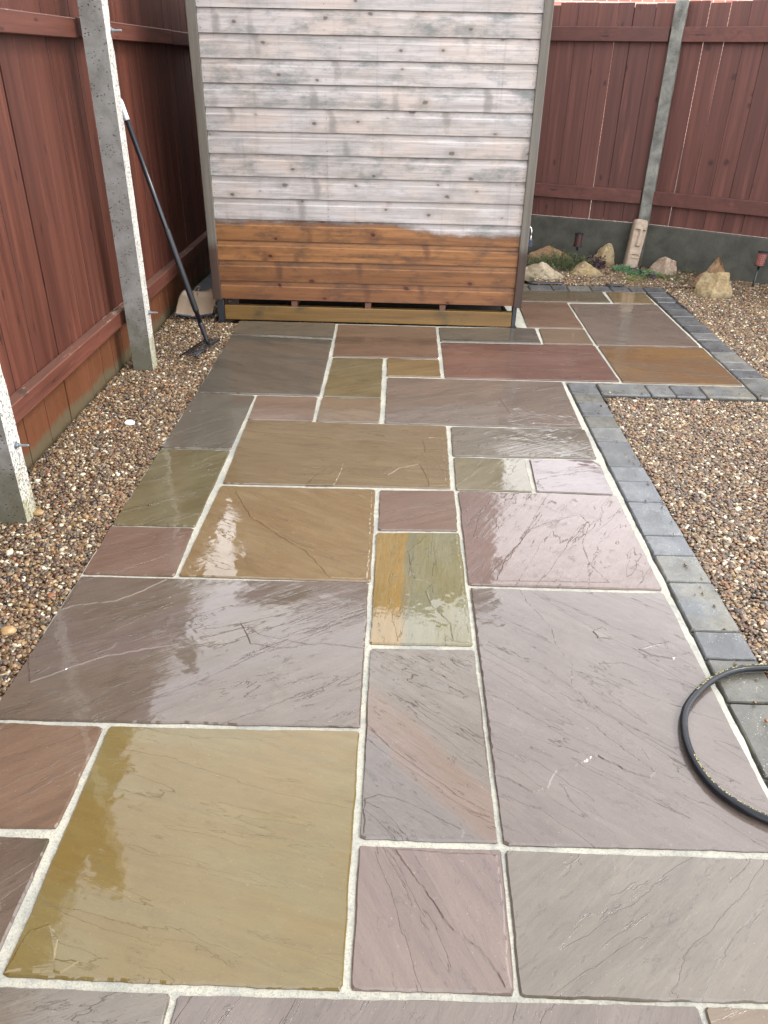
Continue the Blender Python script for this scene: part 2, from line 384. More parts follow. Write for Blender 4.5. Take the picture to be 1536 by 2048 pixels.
def mat_gravel():
    q = MK('mixed wet pea gravel'); oi = q.n('ObjectInfo'); r = oi.outputs['Random']
    st = [(0, (.125, .070, .038)), (.13, (.21, .128, .070)), (.24, (.095, .058, .044)), (.34, (.28, .195, .125)), (.45, (.165, .118, .075)),
          (.55, (.048, .040, .040)), (.62, (.34, .22, .115)), (.70, (.20, .145, .125)), (.78, (.145, .125, .105)), (.85, (.43, .34, .245)),
          (.90, (.28, .115, .055)), (.93, (.62, .58, .50)), (.965, (.78, .76, .70))]
    col = q.ramp(r, st, 'CONSTANT')
    col = q.mix(1.0, col, (.66, .62, .50), 'MULTIPLY')
    c = q.co(src='Object'); n = q.noise(c, 1.6, 5, .65)
    col = q.mix(q.mr(n, .3, .75, 0, .5), col, q.mix(1.0, col, (.45, .42, .40), 'MULTIPLY'))
    return q.fin(col, q.mr(q.math('FRACT', q.math('MULTIPLY', r, 17.3)), 0, 1, .18, .5), None, Specular_IOR_Level=.6)

def mat_ground():
    q = MK('fine gravelly soil'); c = q.co()
    v = q.vor(c, 85, out='Color'); s = q.sep(v); n = q.noise(c, 5, 6, .6)
    col = q.ramp(s[0], [(0, (.07, .045, .03)), (.35, (.15, .10, .06)), (.6, (.10, .07, .055)), (.85, (.24, .18, .12)), (.95, (.5, .46, .4))], 'CONSTANT')
    col = q.mix(q.mr(n, .3, .7, 0, .3), col, (.06, .045, .03))
    return q.fin(col, .6, q.bump(q.vor(c, 85), -.006))

def mat_rock(name, c1, c2, c3, seed):
    c1, c2, c3 = (tuple(x * .68 for x in k) for k in (c1, c2, c3))
    q = MK(name); c = q.co(loc=(seed, seed * 2, 0))
    n = q.noise(c, 9, 8, .62, .8); m = q.noise(c, 24, 6, .6); f = q.noise(c, 90, 6, .7)
    col = q.mix(q.mr(n, .38, .62, 0, 1, True), c1, c2); col = q.mix(q.mr(m, .52, .68, 0, .7), col, c3)
    cr_ = q.noise(q.co(scale=(1, 1, 2.2), loc=(seed, 0, 0)), 13, 8, .75, .4); col = q.mix(q.mr(cr_, .52, .60, 0, .6), col, tuple(x * .35 for x in c1))
    col = q.mix(q.mr(f, .45, .7, 0, .6), col, tuple(x * .35 for x in c1))
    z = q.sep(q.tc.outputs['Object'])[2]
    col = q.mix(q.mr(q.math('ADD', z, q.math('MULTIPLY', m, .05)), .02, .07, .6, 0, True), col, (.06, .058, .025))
    return q.fin(col, .75, q.bump(q.math('ADD', q.math('MULTIPLY', f, .003), q.math('MULTIPLY', m, .008))))

def mat_leaf(name, c1, c2):
    q = MK(name); r = q.attr('rnd'); return q.fin(q.mix(r, c1, c2), .5, Specular_IOR_Level=.3)

def mat_brick():
    q = MK('pink red brick'); c = q.co(scale=(1, 1, 1), rot=(R(90), 0, 0))
    b = q.n('TexBrick'); q.t.links.new(c, b.inputs['Vector'])
    b.inputs['Color1'].default_value = (.36, .13, .09, 1); b.inputs['Color2'].default_value = (.48, .21, .15, 1); b.inputs['Mortar'].default_value = (.48, .42, .38, 1)
    b.inputs['Scale'].default_value = 1.0; b.inputs['Brick Width'].default_value = .225; b.inputs['Row Height'].default_value = .075; b.inputs['Mortar Size'].default_value = .012
    return q.fin(b.outputs['Color'], .85)

# ------------------------------------------------------------------ ground
GM = mat_ground()
g = MB(); g.add([(-150, -150, -.045), (150, -150, -.045), (150, 150, -.045), (-150, 150, -.045)], [(0, 1, 2, 3)])
tag(g.build('ground', GM), kind='structure')

# ------------------------------------------------------------------ patio
def rand_outline(pts, step=.016, jit=.0016, corner=.010, seed=0):
    """outline of a hand cut stone: corners knocked off, edges wandering"""
    rr = random.Random(seed); n = len(pts); P = [Vector(p) for p in pts]; out = []
    for i in range(n):
        a, b = P[i], P[(i + 1) % n]; d = b - a; Ln = d.length; t = d / Ln; nr = Vector((-t.y, t.x))
        c = corner * rr.uniform(.3, 1.5); c2 = corner * .6
        k = max(3, int(Ln / step)); ph = rr.uniform(0, 100)
        for j in range(k + 1):
            s = c + (Ln - c - c2) * j / k
            o = (mn.noise(Vector((s * 9 + ph, 0, 0))) * 1.5 + mn.noise(Vector((s * 45 + ph, 5, 0)))) * jit
            out.append(a + t * s + nr * o)
    return out

SLABS = [  # corners in metres, look, grain angle
 ([(-0.925,3.971),(-0.325,3.972),(-0.316,3.668),(-0.918,3.703)], 'grey', 20),
 ([(-0.918,3.684),(-0.318,3.649),(-0.309,2.77),(-0.907,2.771)], 'greyolive', -25),
 ([(-0.309,3.949),(0.297,3.939),(0.294,3.357),(-0.294,3.353)], 'brown', 5),
 ([(-0.289,3.328),(-0.014,3.335),(-0.01,2.76),(-0.292,2.762)], 'olive', 30),
 ([(0.007,3.336),(0.293,3.332),(0.293,3.071),(0.011,3.069)], 'ochre', 25),
 ([(-0.611,2.75),(-0.317,2.752),(-0.311,2.463),(-0.605,2.463)], 'pinkbrown', 15),
 ([(-0.295,2.746),(-0.009,2.744),(-0.009,2.465),(-0.296,2.464)], 'tanpink', -20),
 ([(-0.910,2.763),(-0.621,2.749),(-0.621,2.15),(-0.909,2.152)], 'grey', 45),
 ([(-0.605,2.451),(0.292,2.445),(0.282,1.86),(-0.593,1.853)], 'tan', -8),
 ([(-0.910,2.139),(-0.621,2.138),(-0.624,1.532),(-0.911,1.53)], 'olive', 40),
 ([(-0.597,1.83),(-0.006,1.836),(-0.001,1.233),(-0.606,1.236)], 'tan2', -30),
 ([(-0.913,1.519),(-0.625,1.522),(-0.618,1.233),(-0.908,1.233)], 'redbrown', 30),
 ([(0.009,1.829),(0.295,1.84),(0.291,1.552),(0.014,1.542)], 'redbrown', 20),
 ([(0.315,3.93),(0.91,3.962),(0.905,3.675),(0.313,3.669)], 'greyolive', 12),
 ([(0.932,3.964),(1.216,3.968),(1.21,3.673),(0.919,3.668)], 'tanpink', -8),
 ([(0.315,3.646),(1.212,3.651),(1.218,3.067),(0.312,3.06)], 'redpurple', 3),
 ([(0.014,3.039),(0.915,3.039),(0.904,2.458),(0.015,2.462)], 'mauvebrown', 22),
 ([(0.31,2.438),(0.914,2.445),(0.904,2.153),(0.304,2.145)], 'greytan', 28),
 ([(0.307,2.131),(0.601,2.131),(0.593,1.851),(0.3,1.85)], 'olivetan', 50),
 ([(0.62,2.132),(0.880,2.135),(0.906,2.09),(0.899,1.843),(0.609,1.852)], 'pink', 10),
 ([(0.308,1.838),(0.91,1.837),(0.91,1.232),(0.304,1.231)], 'pinkred', 60),
 ([(0.008,1.524),(0.295,1.536),(0.297,0.94),(0.009,0.936)], 'yellow', 85),
 ([(0.01,0.917),(0.299,0.921),(0.301,0.31),(0.012,0.31)], 'rust', -40),
 ([(0.308,1.213),(0.909,1.215),(0.919,0.311),(0.312,0.306)], 'mauve', -38),
 ([(-0.909,1.218),(-0.007,1.225),(-0.003,0.622),(-0.915,0.613)], 'mauvebrown2', 32),
 ([(-0.915,0.603),(-0.627,0.6),(-0.626,0.312),(-0.915,0.306)], 'brown', 38),
 ([(-0.915,0.292),(-0.631,0.287),(-0.63,0.006),(-0.915,0.008)], 'brownmix', 35),
 ([(-0.613,0.6),(-0.004,0.609),(-0.003,0.004),(-0.604,0.008)], 'gold', -15),
 ([(0.01,0.294),(0.306,0.294),(0.299,0.007),(0.012,0.006)], 'mauvepink', -60),
 ([(0.313,0.293),(0.913,0.291),(0.918,0.009),(0.308,0.003)], 'greymauve', 40),
 ([(-0.915,-0.005),(-0.301,-0.011),(-0.299,-0.30),(-0.915,-0.30)], 'greymauve', 20),
 ([(-0.289,-0.013),(0.615,-0.002),(0.612,-0.60),(-0.287,-0.60)], 'mauve', 60),
 ([(0.626,-0.003),(0.918,0.0),(0.918,-0.60),(0.623,-0.60)], 'tanpink', 15),
 ([(0.79,4.885),(1.531,4.906),(1.527,4.614),(0.79,4.591)], 'oliveb', 5),
 ([(1.556,4.900),(1.836,4.902),(1.828,4.608),(1.546,4.608)], 'tan', 10),
 ([(0.876,4.57),(1.219,4.58),(1.216,3.992),(0.866,3.989)], 'brown', -10),
 ([(1.232,4.558),(1.829,4.584),(1.831,3.679),(1.227,3.665)], 'mauvebrown', -12),
 ([(1.23,3.646),(1.84,3.662),(1.85,3.059),(1.23,3.058)], 'orange', -8),
]
K = {  # name: colour 1, colour 2, riven amount, phrase, optional third colour
 'grey': ((.155,.132,.098), (.205,.172,.13), .8, 'grey'),
 'greyolive': ((.120,.106,.080), (.175,.15,.115), .8, 'grey olive'),
 'brown': ((.19,.115,.072), (.25,.155,.098), .6, 'warm brown'),
 'olive': ((.16,.125,.052), (.22,.18,.09), .8, 'olive green'),
 'oliveb': ((.135,.105,.055), (.19,.155,.10), .5, 'dull olive'),
 'ochre': ((.21,.135,.052), (.27,.185,.08), .5, 'ochre'),
 'pinkbrown': ((.22,.15,.105), (.27,.185,.135), .5, 'pale pinkish brown'),
 'tanpink': ((.22,.16,.105), (.27,.185,.11), .5, 'light tan'),
 'tan': ((.215,.138,.058), (.265,.180,.082), .7, 'tan'),
 'tan2': ((.235,.140,.050), (.285,.190,.082), .8, 'golden tan'),
 'redbrown': ((.20,.118,.080), (.25,.160,.115), .8, 'reddish brown'),
 'redpurple': ((.165,.075,.052), (.235,.132,.100), 1.2, 'plum red', (.20,.10,.06)),
 'mauvebrown': ((.18,.135,.105), (.235,.18,.14), 1.5, 'mauve brown'),
 'mauvebrown2': ((.150,.108,.074), (.195,.148,.112), 1.0, 'grey brown and mauve', (.175,.128,.11)),
 'greytan': ((.19,.155,.115), (.24,.20,.15), 2.6, 'crinkled grey tan'),
 'olivetan': ((.19,.15,.08), (.24,.20,.12), .7, 'olive tan'),
 'pink': ((.20,.135,.13), (.25,.18,.175), .7, 'dusky pink'),
 'pinkred': ((.215,.135,.105), (.26,.175,.15), 1.3, 'rosy pink'),
 'yellow': ((.25,.21,.08), (.27,.25,.15), 1.3, 'banded yellow and green', (.20,.19,.12)),
 'rust': ((.17,.125,.085), (.21,.17,.13), 1.5, 'grey with a rust coloured band', (.24,.125,.07)),
 'mauve': ((.190,.142,.118), (.235,.182,.150), 1.0, 'cool mauve'),
 'brownmix': ((.15,.10,.068), (.19,.135,.10), .9, 'brown', (.10,.095,.05)),
 'gold': ((.25,.160,.030), (.25,.19,.060), .42, 'golden olive'),
 'mauvepink': ((.205,.138,.118), (.25,.178,.140), .9, 'pinkish mauve'),
 'greymauve': ((.185,.152,.115), (.235,.195,.150), .9, 'grey mauve', (.16,.145,.145)),
 'orange': ((.24,.118,.035), (.215,.14,.075), 1.2, 'orange brown', (.27,.14,.03)),
}
LAYERS = {
 23: [[(0.463,1.213),(0.478,1.149),(0.532,1.021),(0.531,0.955),(0.547,0.903),(0.562,0.873),(0.548,0.794),(0.569,0.740),(0.605,0.672),(0.639,0.608),(0.674,0.578),(0.690,0.511),(0.667,0.488),(0.615,0.508),(0.561,0.550),(0.502,0.518),(0.458,0.502),(0.427,0.451),(0.392,0.439),(0.356,0.462),(0.311,0.486),(0.311,1.213)], [(0.646,1.015),(0.680,1.039),(0.713,0.995),(0.689,0.983),(0.654,0.986)], [(0.757,0.943),(0.812,0.967),(0.858,0.980),(0.891,0.928),(0.843,0.905),(0.784,0.917)]],
 8: [[(-0.273,1.851),(-0.243,1.943),(-0.180,2.034),(-0.141,2.063),(-0.149,1.949),(-0.166,1.857)], [(0.007,1.979),(0.056,2.034),(0.137,2.089),(0.190,2.171),(0.182,2.294),(0.270,2.341),(0.267,1.881),(0.199,1.869),(0.186,1.968),(0.163,2.054),(0.087,2.014),(0.038,1.951)]],
 24: [[(-0.898,1.206),(-0.634,1.211),(-0.692,1.145),(-0.759,1.092),(-0.856,1.070),(-0.902,1.044)], [(-0.910,0.829),(-0.839,0.873),(-0.756,0.913),(-0.681,0.940),(-0.579,0.980),(-0.518,0.908),(-0.594,0.884),(-0.718,0.841),(-0.804,0.784),(-0.865,0.738)], [(-0.371,1.014),(-0.304,0.961),(-0.244,0.942),(-0.193,0.984),(-0.109,1.003),(-0.007,1.078),(-0.007,0.910),(-0.130,0.925),(-0.238,0.899),(-0.324,0.917)]],
 10: [[(-0.533,1.785),(-0.445,1.605),(-0.330,1.487),(-0.224,1.390),(-0.129,1.243),(-0.010,1.243),(-0.016,1.813)]],
 27: [[(-0.603,0.014),(-0.591,0.093),(-0.558,0.104),(-0.530,0.076),(-0.524,0.040),(-0.477,0.037),(-0.504,0.014)]],
 21: [[(0.176,1.513),(0.149,1.455),(0.115,1.407),(0.123,1.319),(0.138,1.250),(0.188,1.226),(0.168,1.186),(0.182,1.123),(0.237,1.030),(0.240,0.952),(0.289,0.948),(0.286,1.519)]],
 20: [[(0.390,1.249),(0.436,1.378),(0.499,1.488),(0.545,1.572),(0.644,1.645),(0.742,1.686),(0.764,1.617),(0.710,1.483),(0.711,1.362),(0.752,1.258),(0.563,1.255)]],
 28: [[(0.086,0.286),(0.117,0.231),(0.156,0.179),(0.191,0.120),(0.245,0.084),(0.283,0.014),(0.293,0.015),(0.297,0.280)]],
 22: [[(0.016,0.409),(0.051,0.423),(0.096,0.412),(0.150,0.385),(0.203,0.351),(0.234,0.334),(0.227,0.315),(0.018,0.317)]],
 16: [[(0.568,2.776),(0.656,2.707),(0.780,2.740),(0.897,2.722),(0.894,2.487),(0.674,2.496),(0.595,2.594)]],
}
BAND = {22: (.01, -.10, -49, .075, (.088, .073, .066)), 21: (-.035, 0, -92, .02, (.165, .092, .016))}
bed = MB()
outline = [(-.913,-.62),(.931,-.62),(.931,3.052),(1.855,3.052),(1.842,4.909),(.76,4.909),(.80,3.99),(.862,3.975),(-.3,3.978),(-.922,3.976),(-.912,2.76),(-.913,1.5)]
ol = rand_outline(outline, .02, .003, .004, 5)
nb = len(ol)
bed.add([(p.x, p.y, -.0035) for p in ol] + [(p.x, p.y, -.04) for p in ol], [tuple(range(nb))] + [(i, (i + 1) % nb, nb + (i + 1) % nb, nb + i) for i in range(nb)])
patio = bed.build('patio', mat_mortar())
tag(patio, 'wet patio of mixed sandstone slabs with pale mortar joints', kind='structure')
for i, (pts, kk, ang) in enumerate(SLABS):
    e = K[kk]; rr = random.Random(100 + i)
    cx = sum(p[0] for p in pts) / len(pts); cy = sum(p[1] for p in pts) / len(pts)
    ou = rand_outline([(p[0] - cx, p[1] - cy) for p in reversed(pts)], .012, .0017, .008, i)
    inn = [p * (1 - .004 / max(.05, p.length)) for p in ou]
    n = len(ou); b = MB()
    b.add([(p.x, p.y, -.030) for p in ou] + [(p.x, p.y, -.0045 - .001 * mn.noise(Vector((p.x * 30, p.y * 30, i)))) for p in ou] + [(p.x, p.y, 0) for p in inn],
          [(k, (k + 1) % n, n + (k + 1) % n, n + k) for k in range(n)] + [(n + k, n + (k + 1) % n, 2 * n + (k + 1) % n, 2 * n + k) for k in range(n)] + [tuple(2 * n + k for k in range(n))])
    bright = rr.uniform(.94, 1.06) * .44
    m = mat_slab('sandstone ' + e[3], tuple(x * bright for x in e[0]), tuple(x * bright for x in e[1]), -ang, i + 1.3, e[2], c3=tuple(x * .48 for x in e[4]) if len(e) > 4 else None,
                 wave=1.0, band=BAND.get(i))
    # riven layers left standing on the face
    for poly in LAYERS.get(i, []):
        pp = [(p[0] - cx, p[1] - cy) for p in poly]
        ar = sum(pp[k][0] * pp[(k + 1) % len(pp)][1] - pp[(k + 1) % len(pp)][0] * pp[k][1] for k in range(len(pp)))
        if ar < 0: pp = pp[::-1]
        lo = []
        for k in range(len(pp)):
            a_, b_ = Vector(pp[k]), Vector(pp[(k + 1) % len(pp)]); kk_ = max(1, int((b_ - a_).length / .007)); t_ = (b_ - a_).normalized(); nr_ = Vector((t_.y, -t_.x))
            for j in range(kk_):
                p_ = a_.lerp(b_, j / kk_); lo.append(p_ + nr_ * (.0035 * mn.noise(Vector((p_.x * 40, p_.y * 40, i))) + .0018 * mn.noise(Vector((p_.x * 130, p_.y * 130, i)))))
        m_ = len(lo); up_ = []
        for k in range(m_):
            t_ = (lo[(k + 1) % m_] - lo[k - 1]).normalized(); wd_ = .0034 + .0024 * mn.noise(Vector((lo[k].x * 60, lo[k].y * 60, 7))); up_.append(lo[k] - Vector((t_.y, -t_.x)) * wd_)
        hh_ = .0026 if i == 23 else .0018
        b.add([(p.x, p.y, .00004) for p in lo] + [(p.x, p.y, hh_ * (1 + .4 * mn.noise(Vector((p.x * 20, p.y * 20, 3))))) for p in up_],
              [(k, (k + 1) % m_, m_ + (k + 1) % m_, m_ + k) for k in range(m_)] + [tuple(m_ + k for k in range(m_))])
    o = b.build('paving_slab', m, patio); o.location = (cx, cy, .0035)
    o.rotation_euler = (R(rr.uniform(-.16, .16)), R(rr.uniform(-.16, .16)), 0)
    o['label'] = e[3] + ' sandstone slab'

# ------------------------------------------------------------------ block edging
SC = .62
PV = {'dark': ((.070,.078,.082), (.105,.11,.112)), 'brown': ((.070,.068,.046), (.105,.10,.072)), 'grey': ((.12,.125,.12), (.16,.16,.15)),
      'blue': ((.11,.125,.14), (.16,.17,.175)), 'tan': ((.19,.18,.145), (.16,.165,.15)), 'mix': ((.17,.16,.12), (.10,.115,.125)), 'slate': ((.055,.062,.07), (.085,.09,.098))}  # 'blue' has the bluish sky reflection put into its colour
pmat = {k: [mat_paver('block ' + k, tuple(x * SC for x in v[0]), tuple(x * SC for x in v[1]), j * 7 + 1.7) for j in range(2)] for k, v in PV.items()}
eb = MB()
def rect(x0, y0, x1, y1, z): return [(x0, y0, z), (x1, y0, z), (x1, y1, z), (x0, y1, z)]
for (x0, y0, x1, y1) in ((.932, -.6, 1.080, 3.043), (1.084, 2.884, 1.858, 3.041), (1.862, 2.884, 2.008, 5.072), (.86, 4.914, 1.850, 5.072)):
    eb.add(rect(x0, y0, x1, y1, -.012), [(0, 1, 2, 3)])
edging = eb.build('edging', plain('dark jointing sand', (.045, .042, .036), .9, .4, 200, .003))
tag(edging, 'tumbled grey block edging along the patio', kind='structure')
def block(x0, y0, x1, y1, kind, seed):
    gp = .0022; b = MB()
    cx, cy = (x0 + x1) / 2, (y0 + y1) / 2; rr = random.Random(seed)
    ou = rand_outline([(x0 + gp - cx, y0 + gp - cy), (x1 - gp - cx, y0 + gp - cy), (x1 - gp - cx, y1 - gp - cy), (x0 + gp - cx, y1 - gp - cy)], .014, .0012, .007, seed)
    n = len(ou); rings = [(0, -.04), (0, -.008), (.0025, -.003), (.0065, -.0004)]
    vs = []
    for ins, z in rings:
        for p in ou: q_ = p * (1 - ins / max(.03, p.length)); vs.append((q_.x, q_.y, z))
    fs = [(r_ * n + k, r_ * n + (k + 1) % n, (r_ + 1) * n + (k + 1) % n, (r_ + 1) * n + k) for r_ in range(3) for k in range(n)] + [tuple(3 * n + k for k in range(n))]
    b.add(vs, fs)
    o = b.build('edging_block', pmat[kind][seed % 2], edging, smooth=False); o.location = (cx, cy, rr.uniform(-.001, .0025))
    o.rotation_euler = (R(rr.uniform(-.5, .5)), R(rr.uniform(-.5, .5)), R(rr.uniform(-.3, .3)))
yj = [3.040, 2.888, 2.775, 2.607, 2.487, 2.333, 2.09, 1.963, 1.799, 1.564, 1.436, 1.281, 1.037, .915, .751, .508, .27, .11, -.12, -.35, -.6]
kd = ['dark', 'brown', 'dark', 'brown', 'grey', 'dark', 'blue', 'blue', 'blue', 'blue', 'tan', 'mix', 'dark', 'brown', 'brown', 'brown', 'dark', 'brown', 'blue', 'brown']
for i in range(20): block(.936, yj[i + 1], 1.083, yj[i], kd[i], 300 + i)
xb = [1.087, 1.333, 1.455, 1.61, 1.858]
for i, k_ in enumerate(['mix', 'grey', 'dark', 'mix']): block(xb[i], 2.884, xb[i + 1], 3.041, k_, 330 + i)
yr = [2.884, 3.16, 3.29, 3.42, 3.58, 3.823, 3.946, 4.113, 4.31, 4.48, 4.655, 4.775, 4.91, 5.075]
for i, k_ in enumerate(['mix', 'slate', 'grey', 'tan', 'dark', 'grey', 'slate', 'dark', 'dark', 'slate', 'dark', 'dark', 'slate']): block(1.861, yr[i], 2.011, yr[i + 1], k_, 350 + i)
xt = [.86, 1.014, 1.185, 1.299, 1.469, 1.615, 1.754, 1.858]
for i, k_ in enumerate(['brown', 'slate', 'slate', 'grey', 'dark', 'slate', 'dark']): block(xt[i], 4.914, xt[i + 1], 5.075, k_, 370 + i)

# ------------------------------------------------------------------ gravel
def fence_y(x): return 5.82 - .371 * (x - 2.0) if x < 2 else 5.82 - .641 * (x - 2.0)
def in_gravel(x, y):
    if -1.385 < x < -.922 and -.9 < y < 4.5:
        return not (-1.10 < x < -.9 and y > 3.97) and not (-1.3 < x < -1.235 and 1.56 < y < 1.62)
    if x > 1.092 and y < 2.874 and y > -.4: return x < 1.75 + .33 * y
    if y > 5.088 and .86 < x <= 2.3: return y < fence_y(x) - .04
    if x > 2.02 and y > 2.84: return y < fence_y(x) - .04 and x < 3.25
    return False
gp_, sc_, ro_ = [], [], []
rg2 = random.Random(3)
for layer, (zc, sp) in enumerate(((-.027, .0118), (-.020, .0106), (-.0145, .013))):
    for (xa, xbb, ya, yb) in ((-1.39, -.92, -.9, 4.5), (1.09, 3.25, -.4, 6.3)):
        y = ya
        while y < yb:
            x = xa + rg2.uniform(0, sp)
            while x < xbb:
                px, py = x + rg2.uniform(-.5, .5) * sp, y + rg2.uniform(-.5, .5) * sp
                if in_gravel(px, py):
                    hump = .005 * mn.noise(Vector((px * 4, py * 4, 0)))
                    if py > 5.1: hump += .012
                    s = rg2.uniform(.0044, .0076) * (1.0 if rg2.random() < .94 else 1.6)
                    gp_.append((px, py, zc + hump + rg2.uniform(-.003, .003)))
                    sc_.append((s * rg2.uniform(.95, 1.35), s, s * rg2.uniform(.5, .85)))
                    ro_.append((rg2.uniform(-.45, .45), rg2.uniform(-.45, .45), rg2.uniform(0, 6.28)))
                x += sp
            y += sp
for _ in range(70):   # strays kicked on to the blocks and slab edges
    if rg2.random() < .6: px, py = rg2.uniform(1.0, 1.09), rg2.uniform(.3, 2.9)
    elif rg2.random() < .6: px, py = -.915 + rg2.random() ** 3 * .12, rg2.uniform(.6, 3.9)
    else: px, py = rg2.uniform(1.1, 1.9), rg2.uniform(2.88, 2.93)
    s = rg2.uniform(.002, .0048); gp_.append((px, py, .0035 + s * .6)); sc_.append((s * 1.2, s, s * .7)); ro_.append((0, 0, rg2.uniform(0, 6)))
me = bpy.data.meshes.new('gravel'); me.from_pydata(gp_, [], [])
a = me.attributes.new('st_scale', 'FLOAT_VECTOR', 'POINT'); a.data.foreach_set('vector', np.array(sc_, 'f').ravel())
a = me.attributes.new('st_rot', 'FLOAT_VECTOR', 'POINT'); a.data.foreach_set('vector', np.array(ro_, 'f').ravel())
gv = bpy.data.objects.new('gravel', me); COL.objects.link(gv)
GRAV = mat_gravel(); me.materials.append(GRAV)
tag(gv, 'loose mixed brown and white pea gravel beside the patio', 'gravel', kind='stuff')
ng = bpy.data.node_groups.new('pebbles', 'GeometryNodeTree')
ng.interface.new_socket('Geometry', in_out='INPUT', socket_type='NodeSocketGeometry')
ng.interface.new_socket('Geometry', in_out='OUTPUT', socket_type='NodeSocketGeometry')
gi = ng.nodes.new('NodeGroupInput'); go = ng.nodes.new('NodeGroupOutput'); gl = ng.links.new
g2i = ng.nodes.new('GeometryNodeGeometryToInstance')
for k in range(8):
    ic = ng.nodes.new('GeometryNodeMeshIcoSphere'); ic.inputs['Radius'].default_value = 1; ic.inputs['Subdivisions'].default_value = 3
    nz = ng.nodes.new('ShaderNodeTexNoise'); nz.noise_dimensions = '4D'; nz.inputs['W'].default_value = k * 7.3; nz.inputs['Scale'].default_value = .75; nz.inputs['Detail'].default_value = 1.5
    sb = ng.nodes.new('ShaderNodeVectorMath'); sb.operation = 'SUBTRACT'; sb.inputs[1].default_value = (.5, .5, .5)
    sm = ng.nodes.new('ShaderNodeVectorMath'); sm.operation = 'SCALE'; sm.inputs['Scale'].default_value = 1.5
    sp_ = ng.nodes.new('GeometryNodeSetPosition'); ss_ = ng.nodes.new('GeometryNodeSetShadeSmooth'); mt = ng.nodes.new('GeometryNodeSetMaterial'); mt.inputs['Material'].default_value = GRAV
    gl(nz.outputs['Color'], sb.inputs[0]); gl(sb.outputs[0], sm.inputs[0]); gl(ic.outputs['Mesh'], sp_.inputs['Geometry']); gl(sm.outputs[0], sp_.inputs['Offset'])
    gl(sp_.outputs[0], ss_.inputs[0]); gl(ss_.outputs[0], mt.inputs['Geometry']); gl(mt.outputs[0], g2i.inputs[0])
iop = ng.nodes.new('GeometryNodeInstanceOnPoints'); iop.inputs['Pick Instance'].default_value = True
rv = ng.nodes.new('FunctionNodeRandomValue'); rv.data_type = 'INT'; rv.inputs[4].default_value = 0; rv.inputs[5].default_value = 7
def na(nm):
    n_ = ng.nodes.new('GeometryNodeInputNamedAttribute'); n_.data_type = 'FLOAT_VECTOR'; n_.inputs['Name'].default_value = nm; return n_.outputs['Attribute']
e2r = ng.nodes.new('FunctionNodeEulerToRotation')
gl(gi.outputs[0], iop.inputs['Points']); gl(g2i.outputs[0], iop.inputs['Instance']); gl(rv.outputs[2], iop.inputs['Instance Index'])
gl(na('st_rot'), e2r.inputs[0]); gl(e2r.outputs[0], iop.inputs['Rotation']); gl(na('st_scale'), iop.inputs['Scale']); gl(iop.outputs[0], go.inputs[0])
md = gv.modifiers.new('pebbles', 'NODES'); md.node_group = ng
print('gravel stones', len(gp_))

# ------------------------------------------------------------------ left fence
RED = mat_fence('red brown stained boards', (.120, .036, .0205), (.064, .0185, .0115))
RAILM = mat_fence('red brown stained rail', (.125, .040, .025), (.085, .027, .017), axis='Y', peel=True, algae=False)
REDR = mat_fence('dull red brown boards', (.110, .040, .031), (.076, .028, .022), algae=False)
RAILR = mat_fence('dull red brown rail', (.102, .036, .028), (.076, .028, .022), axis='X', algae=False)
POSTF = mat_concrete('pitted grey concrete', (.135, .13, .118), (.225, .222, .21), 1.3, 0, .42)
POSTS = mat_concrete('speckled pale concrete', (.46, .445, .40), (.58, .57, .53), .4, .85, .22)
GALV = plain('galvanised steel', (.24, .26, .28), .45, .2, 200, 0, Metallic=.8)
lf = empty('wooden_fence', (-1.40, 3.0, 0))
tag(lf, 'red brown close boarded fence running back along the left gravel strip', 'fence')
def P(o, par):  # parent keeping world placement (parents carry no scale)
    o.parent = par; o.matrix_parent_inverse = par.matrix_basis.inverted(); return o
bl = MB(); yb = [-3.0]
fixed = [1.72, 1.88, 2.03, 2.235, 2.445, 2.595, 2.745, 2.905, 3.062, 3.215, 3.37, 3.53, 3.69, 3.83, 3.965, 4.12]
while yb[-1] < 1.5: yb.append(yb[-1] + U(.14, .16))
yb[-1] = 1.57; yb += fixed
while yb[-1] < 7.0: yb.append(yb[-1] + U(.14, .16))
for i in range(len(yb) - 1):
    wide = yb[i] in (2.445, 2.905); g0 = .013 if wide else U(.002, .0045)
    ln = R(U(-.12, .12)); rot = Matrix.Rotation(ln, 3, 'X') @ Matrix.Rotation(R(U(-1.2, 1.2)), 3, 'Z')
    y0, y1 = yb[i] + g0, yb[i + 1] - U(.0008, .002); h = 2.05 + U(-.006, .006)
    bl.box((-1.4095 + U(-.0015, .0015), (y0 + y1) / 2, h / 2 - .02), (.015, y1 - y0, h + .04), rot)
    bl.box((-1.428, yb[i] + .002, 1.0), (.008, .05, 2.0))  # unseen strip added behind each joint to keep the gap dark
P(bl.build('board_panel', RED, bevel=.0012), lf)
for (y0, y1) in ((-1.55, .005), (.008, 1.583), (1.587, 3.140), (3.144, 4.70), (4.704, 6.26), (6.264, 7.05)):
    for z in (.251, 1.512):
        r_ = MB(); dz = U(-.003, .003)
        r_.box((-1.3745, (y0 + y1) / 2, z + dz), (.052, y1 - y0, .074))
        P(r_.build('rail', RAILM, bevel=.003), lf)
def bolt(parent, x, y, z, d):
    b = MB(); d = Vector(d); p = Vector((x, y, z))
    b.tube([p - d * .002, p + d * .044], .0046, 12)
    b.tube([p - d * .001, p + d * .0025], .013, 16)
    b.tube([p + d * .0025, p + d * .011], .0088, 6)
    b.tube([p + d * .042, p + d * .046], [.0046, .0036], 12)
    return P(b.build('bolt', GALV, bevel=.0006), parent)
